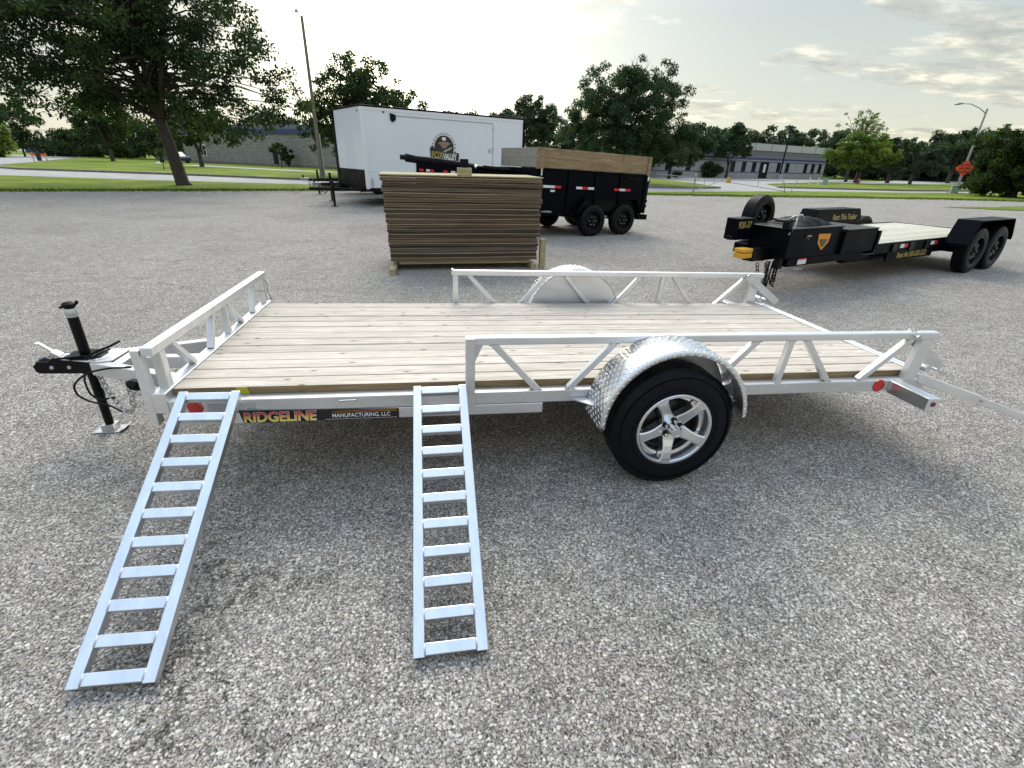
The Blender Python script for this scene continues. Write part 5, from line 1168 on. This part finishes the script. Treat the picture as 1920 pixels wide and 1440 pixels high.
# the big maple at the left
tree('big dark maple with leaning trunk on the grass verge at left', (-10.99, 26.16), 2.9, 0.27,
     [(-2.4, -0.6, 7.2, 5.0, 3.6, 3.6), (-6.2, -2.2, 6.8, 2.6, 2.4, 2.6), (1.6, 0.3, 6.6, 3.4, 3.0, 3.2), (-4.2, -1.2, 4.5, 2.5, 2.5, 2.0), (3.1, 1.2, 3.8, 2.6, 2.2, 1.5), (4.9, 2.4, 4.6, 1.7, 1.7, 1.0), (-1.5, 0, 3.7, 2.8, 2.4, 1.3), (0.4, 0, 10.0, 4.2, 3.2, 2.0), (2.3, 1.0, 2.6, 1.6, 1.4, 0.7)],
     420, 0.58, 66000, 0.150, 'leaf_dark', 11, lean=(-0.35, 0), nlimb=60, forks=7)
tree('tall broad oak with bare twigs at its top, behind the dump trailer', (17.64, 40.56), 1.9, 0.30,
     [(0, 0, 4.9, 4.8, 3.4, 3.4), (-1.9, 0.5, 6.5, 2.7, 2.4, 2.2), (1.7, -.5, 6.8, 2.8, 2.4, 2.1), (0.2, 0, 3.0, 5.2, 3.4, 1.8), (4.4, -1.8, 3.2, 1.9, 1.6, 1.6), (-0.2, 0, 8.2, 1.6, 1.4, 1.2), (-3.6, 1.3, 4.0, 2.0, 1.8, 2.4)],
     520, 0.46, 76000, 0.150, 'leaf_mid', 12, nlimb=22, forks=4, twigs=12)
tree('dark leafy tree standing behind the wooden utility pole', (-3.2, 42.5), 2.2, 0.28,
     [(-0.4, 0, 5.4, 3.9, 2.8, 3.3), (-3.2, 0, 4.2, 2.6, 2.0, 2.6), (2.9, 0, 4.5, 2.3, 1.9, 2.0), (0, 0, 2.9, 3.8, 2.4, 1.3)], 320, 0.48, 46000, 0.165, 'leaf_dark', 13, nlimb=18)
tree('slender young tree on the lawn right of the big maple trunk', (-21.9, 56.5), 1.5, 0.20, [(0, 0, 4.2, 2.7, 2.2, 2.3)], 50, 0.55, 6000, 0.26, 'leaf_dark', 14, nlimb=10)
tree('small tree on the lawn left of the big maple trunk', (-38.3, 71.9), 1.5, 0.22, [(0, 0, 4.4, 3.4, 2.6, 2.4)], 50, 0.65, 6000, 0.30, 'leaf_dark', 15, nlimb=10)
tree('domed grey green tree with forked trunks right behind the white trailer', (12.6, 57.6), 3.2, 0.16, [(0.3, 0, 5.9, 3.1, 2.2, 2.2), (-3.2, 0.4, 5.2, 2.6, 2.0, 1.5), (1.2, 0, 3.9, 2.2, 1.6, 2.0)], 150, 0.5, 24000, 0.20, 'leaf_far', 16, nlimb=14, forks=4)
tree('light green tree on the lawn with spreading crown, right of the far building', (56.4, 57.9), 1.5, 0.32, [(-1.8, 0, 3.7, 3.2, 2.4, 2.0), (1.6, 0, 3.6, 3.0, 2.4, 1.8), (-0.3, 0, 4.8, 2.6, 2.0, 1.2)], 110, 0.5, 17000, 0.24, 'leaf_yellow', 17, nlimb=22, forks=5)
tree('tall wispy half bare tree rising behind the light green tree', (62.0, 66.0), 3.0, 0.20, [(0, 0, 7.6, 3.6, 2.4, 1.8), (1.5, 0, 6.0, 3.2, 2.2, 1.5)], 120, 0.30, 2600, 0.20, 'leaf_yellow', 18, nlimb=26, forks=6)
tree('round mid green tree just right of the light green tree', (64.6, 61.5), 1.4, 0.24, [(0, 0, 3.9, 2.8, 2.2, 2.3)], 60, 0.5, 8000, 0.24, 'leaf_mid', 19, nlimb=10)
tree('feathery pine like young tree with short trunk on the right lawn', (65.9, 59.2), 1.3, 0.20, [(1.2, -1, 3.0, 1.9, 1.7, 1.9), (1.2, -1, 4.3, 1.0, 1.0, 1.2)], 55, 0.4, 8000, 0.18, 'leaf_far', 20, nlimb=10)
tree('small crown tree in front of the far building door', (45.0, 69.7), 1.7, 0.17, [(-1.5, 0, 5.0, 3.3, 2.5, 1.9), (1.3, 0, 4.2, 2.6, 2.2, 1.5), (-0.4, 0, 6.4, 1.2, 1.2, 1.0)], 80, 0.55, 10000, 0.28, 'leaf_mid', 21, nlimb=12)
tree('leafy tree at the left end of the far building', (31.9, 61.3), 1.5, 0.20, [(0, 0, 3.9, 4.3, 2.8, 2.5), (2.6, 0, 4.5, 2.8, 2.0, 1.8), (-2.8, .5, 3.0, 2.4, 2.0, 1.8), (3.4, 0, 2.7, 2.0, 1.6, 1.0)], 130, 0.6, 17000, 0.27, 'leaf_mid', 22, nlimb=12)
tree('dark tree leaning behind the orange road sign', (84.8, 70.5), 1.8, 0.26, [(0, 0, 5.4, 3.6, 3.0, 3.0), (3.0, -2, 5.8, 3.0, 2.6, 2.8), (-2.2, 1, 4.2, 2.2, 2.2, 2.0)], 110, 0.6, 13000, 0.30, 'leaf_mid', 23, nlimb=12, forks=3)
tree('huge round dark green bush at the right edge of the lot', (46.6, 31.6), 0.7, 0.25, [(0.3, 0, 3.2, 3.2, 2.8, 2.6), (-1.3, 1.4, 2.7, 2.3, 1.9, 2.2), (1.5, -1.2, 3.3, 2.6, 2.4, 2.4), (0, 0, 1.3, 2.6, 2.4, 1.2), (-1.4, 1.4, 1.2, 1.9, 1.6, 1.0), (1.2, -1.4, 1.0, 2.4, 2.0, 0.9)], 250, 0.50, 60000, 0.17, 'leaf_bush', 24, name='bush', cat='bush', nlimb=14)
tree('low ragged shrub on the verge below the green utility box', (46.4, 33.6), 0.15, 0.04, [(0, 0, 0.35, 1.3, 0.7, 0.3)], 16, 0.25, 900, 0.12, 'leaf_yellow', 25, name='shrub', cat='shrub', nlimb=2)
tree('clipped rounded hedge bush against the left part of the far building', (42.3, 70.0), 0.35, 0.1, [(0, 0, 1.15, 1.9, 1.2, 1.0)], 60, 0.4, 7000, 0.18, 'leaf_dark', 26, name='bush', cat='bush', nlimb=3)
tree('small dark bush near the foot of the leafy tree by the far building', (34.0, 63.6), 0.3, 0.06, [(0, 0, 0.5, 0.7, 0.6, 0.45)], 20, 0.25, 1200, 0.16, 'leaf_dark', 27, name='bush', cat='bush', nlimb=2)
tree('vine like shrub climbing the grey brick wall', (-15.6, 65.2), 0.5, 0.06, [(0, 0, 1.2, 0.8, 0.5, 1.0), (-0.9, 0, 2.0, 0.9, 0.5, 0.8)], 30, 0.32, 2200, 0.2, 'leaf_dark', 28, name='shrub', cat='shrub', nlimb=4)
# conifers
def conifer(label, loc, H, r0, m, seed, n=9000, leaf=0.2):
    rs = np.random.RandomState(seed); t = thing('conifer', label, 'tree', (loc[0], loc[1], 0), 0)
    ctr, rad, tone = [], [], []; lv = 13
    for i in range(lv):
        z = H * (0.08 + 0.9 * i / lv); r = r0 * (1 - i / lv) ** 0.9; k = max(3, int(11 * (1 - i / lv)))
        for j in range(k):
            a = rs.rand() * 2 * PI
            for f in (.45, .85): ctr.append((math.cos(a) * r * f, math.sin(a) * r * f, z - 0.16 * r * f)); rad.append(0.26 + 0.16 * r); tone.append(0.15 + .5 * rs.rand())
    ctr.append((0, 0, H * .97)); rad.append(.2); tone.append(.4)
    me = leaf_mesh('crown', ctr, rad, tone, n, leaf, rs, 0.35, flat=0.55); me.materials.append(MATS[m]); link(bpy.data.objects.new('crown', me), t)
    MB().tube((0, 0, -.05), (0, 0, H * .95), 0.16, 0.02, n=8).build('trunk', 'bark', t, smooth=True)
conifer('bluish spruce beside the tall broad oak', (18.57, 61.1), 6.2, 2.6, 'leaf_blue', 31, 11000, .22)
conifer('dark pointed spruce at the right among the far trees', (94.8, 83.6), 8.2, 3.0, 'leaf_blue', 32, 8000, .32)
conifer('narrow dark conifer left of the pointed spruce', (88.5, 82.0), 6.2, 2.2, 'leaf_far', 33, 5000, .30)
# far rows: each its own tree
rows = [('w', 39.0, 84.9, 7.6, 8.1), ('w', 45.1, 87.6, 8.2, 7.5), ('w', 59.1, 102.8, 9.2, 10.0), ('w', 65.4, 105.0, 9.7, 9.1), ('w', 71.3, 107.2, 10.6, 10.5), ('w', 77.9, 108.8, 9.7, 8.4), ('w', 70.5, 93.2, 9.4, 6.2), ('w', 80.8, 100.5, 9.0, 6.7), ('w', 86.0, 102.8, 10.7, 9.2), ('w', 86.0, 96.3, 9.1, 7.6), ('w', 85.0, 90.5, 7.6, 7.3), ('w', 91.0, 91.7, 7.3, 6.4), ('w', 89.9, 85.9, 7.4, 6.0), ('w', 95.8, 87.0, 7.3, 6.1), ('w', 94.3, 81.2, 8.9, 7.6), ('w', 93.2, 74.8, 9.0, 8.0), ('w', 95.6, 71.9, 9.3, 7.7), ('w', 34.6, 86.7, 7.3, 8.2), ('w', 21.9, 85.3, 8.5, 7.0), ('w', 28.5, 88.7, 7.8, 8.3), ('l', -32.9, 86.5, 6.8, 8.6), ('l', -27.8, 92.9, 7.0, 9.5), ('l', -41.1, 90.7, 6.2, 10.0), ('l', -47.8, 94.8, 5.7, 9.4), ('l', -56.3, 99.4, 4.9, 9.6), ('l', -23.3, 98.6, 8.2, 9.9), ('l', -62.3, 93.5, 8.8, 7.5), ('l', -59.5, 84.4, 4.2, 2.8), ('b', 4.7, 77.6, 8.1, 3.5), ('b', 7.7, 79.4, 8.5, 3.2)]
WL = ['mid green tree in the far row above the flat roofed building, by its left end', 'tree in the far row over the left part of the flat roofed building', 'far tree rising over the pale upper storey, left end', 'far tree over the pale upper storey, left of the middle', 'tallest rounded far tree over the middle of the pale upper storey', 'far dark tree behind the dark lamp pole', 'dip filling tree just right of the dark lamp pole', 'far tree over the right half of the pale upper storey', 'tall far tree at the right end of the pale upper storey', 'far tree behind the left side of the light green tree', 'far tree behind the middle of the light green tree', 'far tree between the light green tree and the spruce', 'far tree behind the feathery young tree', 'far tree immediately left of the pointed spruce', 'far tree right of the pointed spruce', 'far tree behind the leaning street light', 'far tree behind the huge round bush', 'far tree behind the right side of the broad oak', 'far tree between the domed tree and the spruce', 'far tree behind the bluish spruce',
      'tree behind the brick building left of the big maple trunk', 'tree behind the middle of the brick building', 'far tree seen below the big maple crown, left of its trunk', 'far tree low under the left half of the big maple crown', 'far low tree near the parked cars at left', 'tree behind the right part of the brick building', 'bright green tree at the left edge of the picture', 'small yellowish tree above the pale house at far left', 'small tree top peeking over the roof of the white trailer, left one', 'small tree top peeking over the roof of the white trailer, right one']
for i, (k, x, y, H, wd) in enumerate(rows):
    q = random.Random(100 + i); w2 = wd * 0.62
    m = {'w': ['leaf_far', 'leaf_mid', 'leaf_far'][i % 3], 'l': 'leaf_dark' if i != 26 else 'leaf_mid', 'b': 'leaf_far'}[k]
    if i == 27: m = 'leaf_yellow'
    lob = [(0, 0, H * .55, w2, w2 * .8, H * .40), (-w2 * .45, 0, H * .72, w2 * .6, w2 * .6, H * .22), (w2 * .4, 0, H * .78, w2 * .5, w2 * .5, H * .20)]
    if k != 'b': lob.append((0, 0, H * .25, w2 * 1.1, w2 * .8, H * .2))
    tree(WL[i], (x, y), H * .28, 0.13, lob, 46, 0.85, 5200 if k != 'b' else 2200, 0.42, m, 200 + i, nlimb=5, group=None)
# low dark growth that closes the view under the far trees: reads as one mass
def undergrowth(name, a, b_, h, n, seed, label, m='leaf_far', thick=2.5):
    rs = np.random.RandomState(seed); ctr = []; rad = []; tn = []
    for i in range(220):
        t = rs.rand(); ctr.append((a[0] + (b_[0] - a[0]) * t + rs.randn() * thick * .4, a[1] + (b_[1] - a[1]) * t + rs.randn() * thick * .4, rs.rand() * h)); rad.append(0.9 + .5 * rs.rand()); tn.append(.1 + .5 * rs.rand())
    me = leaf_mesh(name, ctr, rad, tn, n, 0.5, rs, 0.2); me.materials.append(MATS[m]); o = bpy.data.objects.new(name, me); link(o); tag(o, label, 'undergrowth', None, 'stuff')
undergrowth('undergrowth', (28, 92), (104, 112), 3.6, 26000, 41, 'dark mass of undergrowth beneath the far row of trees')
undergrowth('undergrowth', (92, 98), (118, 76), 3.6, 14000, 42, 'dark mass of leaves beneath the far trees at right')
undergrowth('undergrowth', (-66, 106), (-16, 98), 4.0, 22000, 43, 'dark hedge mass beneath the trees behind the brick building', 'leaf_dark')
undergrowth('undergrowth', (2, 90), (34, 94), 4.2, 14000, 44, 'dark leafy mass between the domed tree and the broad oak')
# conifer tops and tall bare twigs are part of their trees above

# ------------------------------------------------------------------ buildings
def frame_between(p, q):
    d = Vector((q[0] - p[0], q[1] - p[1], 0)); return math.atan2(d.y, d.x), d.length
def uv_wall(name, x0, x1, z0, z1, y0, y1, parent, m='grey_brick'):
    me = bpy.data.meshes.new(name); vs = [(x0, y0, z0), (x1, y0, z0), (x1, y1, z0), (x0, y1, z0), (x0, y0, z1), (x1, y0, z1), (x1, y1, z1), (x0, y1, z1)]
    fs = [(3, 2, 1, 0), (4, 5, 6, 7), (0, 1, 5, 4), (1, 2, 6, 5), (2, 3, 7, 6), (3, 0, 4, 7)]; me.from_pydata(vs, [], fs); ul = me.uv_layers.new(name='UVMap'); i = 0
    for f in fs:
        for v in f: x, y, z = vs[v]; ul.data[i].uv = (x + y, z); i += 1
    me.materials.append(MATS[m]); return link(bpy.data.objects.new(name, me), parent)
a, ln = frame_between((-33.3, 80.6), (-6.0, 59.4))
t = thing('brick_building', 'long low grey brick building with dark blue roof edge behind the big maple', 'building', (-33.3, 80.6, 0), a)
uv_wall('wall', 0, ln, -0.1, 3.75, 0.0, 9.0, t)
MB().box(-0.2, ln + .2, -0.15, 9.2, 3.76, 4.28).build('roof_edge', 'stripe_blue', t)
MB().box(2, ln - 2, 2.0, 8, 4.29, 4.9).build('roof', 'siding_grey', t)
w = MB().box(4.0, 5.3, -0.05, -0.002, 0.95, 2.4).build('window', 'white_paint', t); MB().box(4.12, 5.18, -0.09, -0.055, 1.07, 2.28).build('pane', 'window_dark', w)
MB().box(4.62, 4.68, -0.11, -0.095, 1.07, 2.28).build('mullion', 'white_paint', w); MB().box(4.12, 5.18, -0.11, -0.095, 1.66, 1.70).build('mullion', 'white_paint', w)
MB().box(19.2, 20.1, -0.04, -0.002, 0.0, 2.2).build('door', 'window_dark', t)
MB().box(0, ln, -0.06, -0.002, 0.0, 0.32).build('plinth', 'kerb', t)
# long low building at right
a, ln = frame_between((28.5, 64.6), (72.5, 83.6))
t = thing('office_building', 'long low grey building with dark blue stripes and tall narrow windows behind the gate', 'building', (28.5, 64.6, 0), a)
MB().box(0, ln, 0.0, 12, -0.1, 2.72).build('wall', 'siding_pale', t)
MB().box(-.1, ln + .1, -0.06, 12.1, 2.721, 2.98).build('roof_edge', 'stripe_blue', t)
MB().box(16.4, ln, 0.06, 11, 2.981, 3.55).build('upper_wall', 'siding_grey', t)
MB().box(16.4, ln + .1, 0.0, 11.2, 3.551, 4.05).build('upper_wall', 'siding_grey', t)
MB().box(16.6, ln + .2, -0.2, 11.2, 4.051, 5.05).build('roof', 'roof_pale', t)
for k in range(7): MB().box(16.6 + k * 4.4, 16.66 + k * 4.4, -0.24, -0.2, 4.06, 5.03).build('roof_seam', 'siding_grey', t)
MB().box(0, ln, -0.05, -0.001, 2.40, 2.50).build('stripe', 'stripe_blue', t)
MB().box(0, ln, -0.05, -0.001, 0.82, 0.92).build('stripe', 'stripe_blue', t)
MB().box(0, ln, -0.07, -0.001, 0.0, 0.80).build('base_wall', 'siding_pale', t)
for x in (2.2, 6.3, 10.6, 20.9, 23.7, 26.4, 33.3, 35.9, 41.6, 44.0, 46.3):
    w = MB().box(x - 0.55, x + 0.55, -0.03, -0.001, 0.925, 2.395).build('window', 'stripe_blue', t)
    MB().box(x - 0.46, x + 0.46, -0.045, -0.031, 1.0, 2.34).build('pane', 'window_dark', w)
w = MB().box(28.0, 30.3, -0.10, -0.071, 0.0, 2.39).build('door', 'window_dark', t)
MB().box(28.9, 29.5, -0.13, -0.101, 0.9, 2.1).build('pane', 'white_paint', w)
for x in (17.6, 28.0, 44.8): MB().tube((x, 3.0, 5.05), (x, 3.0, 5.45), 0.12, n=8).build('roof_vent', 'pole_metal', t)
# pale house far left
t = thing('house', 'small pale house with hipped roof at the far left edge', 'house', (-124.5, 181.0, 0), R(8))
MB().box(-8, 1.6, 0, 6, 0, 3.1).build('wall', 'white_paint', t)
MB().add([(-8.6, -.8, 3.1), (2.3, -.8, 3.1), (2.3, 6.6, 3.1), (-8.6, 6.6, 3.1), (-6, 2.4, 4.9), (0.2, 2.4, 4.9)], [(0, 1, 5, 4), (1, 2, 5), (2, 3, 4, 5), (3, 0, 4), (3, 2, 1, 0)]).build('roof', 'siding_grey', t)
for x in (-2.6, -0.6): MB().box(x, x + 0.8, -0.05, -0.002, 0.3, 2.6).build('window', 'window_dark', t)
t = thing('shed', 'low dark building with two pale doors under the trees at far left', 'building', (-98, 148, 0), R(10))
MB().box(0, 22, 0, 6, 0, 3.0).build('wall', 'stripe_blue', t)
for x in (2.2, 11.5): MB().box(x, x + 2.6, -0.06, -0.002, 0.6, 2.7).build('door', 'siding_pale', t)

# ------------------------------------------------------------------ poles, lamps, signs
t = thing('utility_pole', 'tall weathered wooden pole with a small lamp on top, left of the white trailer', 'pole', (-6.32, 36.88, 0))
MB().tube((0, 0, -0.1), (0.0, 0, 9.55), 0.14, 0.085, n=14).build('pole', 'pole_wood', t, smooth='auto')
MB().tube((0.20, -0.08, -0.1), (0.17, -0.05, 2.9), 0.05, n=8).build('guard_pipe', 'pole_metal', t, smooth='auto')
MB().sweep([(0, 0, 9.4), (-0.14, 0, 9.7), (-0.26, 0, 9.85)], 0.022, 8).build('lamp_arm', 'pole_metal', t)
b = MB(); b.lathe([(0, -.05), (0.05, -.05), (0.09, 0.02), (0.13, 0.12), (0.0, 0.13)], (0, 0, 0), 12); e = b.build('lamp_shade', 'pole_metal', t, smooth='auto'); e.rotation_euler = (-PI / 2, 0, 0); e.location = (-0.28, 0, 9.85)
t = thing('street_light', 'tall grey street light with a curved arm behind the orange road sign', 'street light', (48.2, 37.55, 0))
MB().tube((0, 0, -0.1), (0, 0, 6.65), 0.10, 0.07, n=12).build('pole', 'pole_metal', t, smooth='auto')
dirx, diry = -0.62, 0.78
MB().sweep([(0, 0, 6.3), (dirx * .5, diry * .5, 6.7), (dirx * 1.2, diry * 1.2, 7.05), (dirx * 1.75, diry * 1.75, 7.1)], 0.035, 8).build('arm', 'pole_metal', t, smooth=True)
MB().sweep([(dirx * 1.7, diry * 1.7, 7.11), (dirx * 2.0, diry * 2.0, 7.10), (dirx * 2.3, diry * 2.3, 7.06)], [0.04, 0.10, 0.05], 8).build('lamp_head', 'pole_metal', t, smooth=True)
t = thing('road_sign', 'orange diamond road work sign on a metal post beside the street light', 'road sign', (46.9, 36.4, 0), R(-52))
MB().box(-0.04, 0.04, -0.02, 0.02, 0, 1.25).build('post', 'pole_metal', t)
MB().prism([(0, 1.38), (0.66, 2.04), (0, 2.70), (-0.66, 2.04)], -0.045, -0.022).build('sign_face', 'sign_orange', t)
for k, s in enumerate(('ROAD', 'WORK', 'AHEAD')): text('lettering', s, 0.26, 'sticker_black', t, (0, -0.049, 2.20 - k * 0.27), align='CENTER', sx=0.95, bold=0.008)
MB().box(-0.6, -0.55, -0.3, 0.3, 0, 0.04).build('foot', 'pole_metal', t); MB().box(0.55, 0.6, -0.3, 0.3, 0, 0.04).build('foot', 'pole_metal', t); MB().box(-0.6, 0.6, -0.03, 0.03, 0.04, 0.08).build('foot', 'pole_metal', t)
t = thing('lamp_post', 'slim dark parking lot lamp post in front of the far building', 'lamp post', (56.6, 73.6, 0))
MB().tube((0, 0, 0), (0, 0, 7.3), 0.12, 0.09, n=8).build('pole', 'black_matt', t)
MB().box(-.35, .35, -.35, .35, 0, 0.75).build('base', 'concrete', t)
MB().box(-1.0, 0.1, -0.25, 0.25, 7.3, 7.45).build('lamp_head', 'black_matt', t)
for lab, (x, y, z0) in (('green utility cabinet on the lawn left of the light green tree', (44.9, 49.6, 0.09)), ('green utility cabinet at the foot of the street light', (46.6, 36.3, 0.0))):
    t = thing('utility_box', lab, 'utility box', (x, y, z0), R(-40), 'green utility cabinets along the road')
    MB().box(-0.26, 0.26, -0.2, 0.2, 0.0, 0.60).build('cabinet', 'utility_green', t, bevel=0.02); MB().box(-0.29, 0.29, -0.23, 0.23, 0.601, 0.66).build('lid', 'utility_green', t, bevel=0.01)
for i, lab in enumerate(('white marker post by the road, left one of two', 'white marker post by the road, right one of two')):
    t = thing('marker_post', lab, 'post', (41.5 + i * 0.9, 47.8 - i * 0.2, 0.09), 0, 'white marker posts by the road')
    MB().tube((0, 0, 0), (0, 0, 0.72), 0.05, n=8).build('post', 'white_paint', t, smooth='auto')
    MB().lathe([(0.0, -0.02), (0.055, -0.02), (0.055, 0.0)], (0, 0, 0), 8).build('cap', 'white_tape', t).rotation_euler = (-PI / 2, 0, 0)
t = thing('fire_hydrant', 'small red fire hydrant right of the light green tree trunk', 'hydrant', (52.6, 53.4, 0.08))
b = MB(); b.lathe([(0.0, 0.62), (0.06, 0.60), (0.13, 0.52), (0.13, 0.10), (0.17, 0.09), (0.17, 0.0)], (0, 0, 0), 12); e = b.build('barrel', 'brick_red', t, smooth='auto'); e.rotation_euler = (PI / 2, 0, 0)
MB().tube((-0.22, 0, 0.38), (0.22, 0, 0.38), 0.06, n=8).build('outlet', 'brick_red', t)
# swing gate across the drive
t = thing('swing_gate', 'low grey steel swing gate with hinge post at the left of the drive', 'gate', (18.5, 29.6, 0))
MB().tube((0, 0, 0), (0, 0, 1.06), 0.05, n=10).build('gate_post', 'pole_metal', t, smooth='auto'); MB().tube((0, 0, 1.061), (0, 0, 1.13), 0.045, n=10).build('post_cap', 'white_paint', t)
MB().tube((0.05, 0.05, 0.86), (3.9, 2.6, 0.84), 0.024, n=8).build('gate_bar', 'pole_metal', t); MB().tube((0.05, 0.05, 0.12), (3.7, 2.5, 0.80), 0.02, n=8).build('gate_bar', 'pole_metal', t)
for x in (1.1, 2.2, 3.2): MB().tube((x, x * .66, 0.12 + x * .19), (x, x * .66, 0.86), 0.018, n=6).build('gate_bar', 'pole_metal', t)
t = thing('swing_gate', 'low grey steel swing gate with a yellow sign at the right of the drive', 'gate', (26.6, 31.4, 0))
for s in (0, 0.5): MB().tube((s, s * .3, 0), (s + (.35 if s else -.35), s * .3, 0.85), 0.03, n=8).build('gate_post', 'pole_metal', t)
MB().tube((-0.4, 0, 0.80), (-4.6, 1.7, 0.72), 0.026, n=8).build('gate_bar', 'pole_metal', t); MB().tube((-0.1, 0, 0.12), (-4.3, 1.6, 0.66), 0.022, n=8).build('gate_bar', 'pole_metal', t)
MB().tube((-4.5, 1.6, 0.70), (-8.5, 3.4, 0.98), 0.024, n=8).build('gate_bar', 'pole_metal', t); MB().tube((-1.8, .7, 0.3), (-1.8, .7, 0.77), 0.018, n=6).build('gate_bar', 'pole_metal', t)
MB().prism([(-3.95, 0.52), (-3.55, 0.52), (-3.62, 0.90), (-3.85, 0.95)], 1.37, 1.40).build('warning_sign', 'yellow_plastic', t)
# barricade and cars at far left
t = thing('barricade', 'small orange and white road barricade at the turn of the road, far left', 'barricade', (-41.5, 64.2, 0), R(25))
for x in (-0.55, 0.55):
    MB().bar((x, -0.25, 0), (x, 0, 0.95), 0.05, 0.05).build('leg', 'concrete', t); MB().bar((x, 0.25, 0), (x, 0, 0.95), 0.05, 0.05).build('leg', 'concrete', t)
MB().box(-0.7, 0.7, -0.08, -0.05, 0.62, 0.85).build('board', 'sign_orange', t); MB().box(-0.25, 0.15, -0.115, -0.081, 0.1, 0.9).build('panel', 'sticker_black', t)
def car(label, loc, rz, paint, s=1.0):
    t = thing('parked_car', label, 'car', loc, rz)
    MB().prism([(-2.1, .35), (-2.1, .75), (-1.9, .88), (-1.1, .95), (-.7, 1.38), (.75, 1.40), (1.25, .98), (1.95, .9), (2.1, .7), (2.1, .35)], -.82, .82).build('body', paint, t, bevel=0.06)
    MB().prism([(-1.0, .97), (-.66, 1.32), (.68, 1.34), (1.08, .99)], -.83, -.822).build('window', 'window_dark', t)
    MB().prism([(-1.0, .97), (-.66, 1.32), (.68, 1.34), (1.08, .99)], .822, .83).build('window', 'window_dark', t)
    for x in (-1.35, 1.35):
        for y in (-.84, .66): b = MB(); b.lathe([(0, 0), (.31, 0), (.33, .03), (.33, .15), (.31, .18), (0, .18)], (x, y, .33), 20); b.build('wheel', 'rubber', t, smooth='auto')
car('white parked car half hidden by a leaning post at far left', (-76.5, 128.0, 0), R(20), 'car_white')
car('dark blue parked car beside the white one at far left', (-71.0, 129.0, 0), R(15), 'car_blue')
car('pale parked car beyond the lawn under the big maple', (-57.0, 128.0, 0), R(10), 'car_white')
car('dark blue parked car at the left end of the brick building', (-31.8, 73.5, 0.0), R(-30), 'car_blue')
for lab, x, y, h in (('slim grey post leaning in front of the white car at far left', -64.9, 104.9, 3.2), ('slim grey post on the lawn left of the small tree', -62.0, 118.0, 3.0)):
    t = thing('lamp_post', lab, 'post', (x, y, 0)); MB().tube((0, 0, 0), (0, 0, h), 0.22, 0.16, n=8).build('pole', 'pole_metal', t, smooth='auto')
# white stone lying on the lawn, thin sapling with stake
b = MB(); b.lathe([(0, .20), (.18, .16), (.27, .06), (.25, -.02), (0, -.02)], (0, 0, 0), 9); o = b.build('stone', 'white_paint', None, smooth=True); o.rotation_euler = (PI / 2, 0, 0.5); o.location = (-29.0, 63.0, 0.12); tag(o, 'white stone lying on the lawn between the small trees', 'stone')
tree('thin sapling with a few leaves, just left of the big maple trunk', (-20.9, 46.3, 0.1), 0.9, 0.03, [(0, 0, 1.3, .6, .5, .5)], 14, 0.25, 260, 0.16, 'leaf_dark', 61, name='sapling', nlimb=3)
tree('bare thin sapling before the brick wall', (-15.0, 60.0, 0.1), 1.3, 0.04, [(0, 0, 1.9, .5, .4, .4)], 8, 0.2, 60, 0.14, 'leaf_dark', 62, name='sapling', nlimb=3)
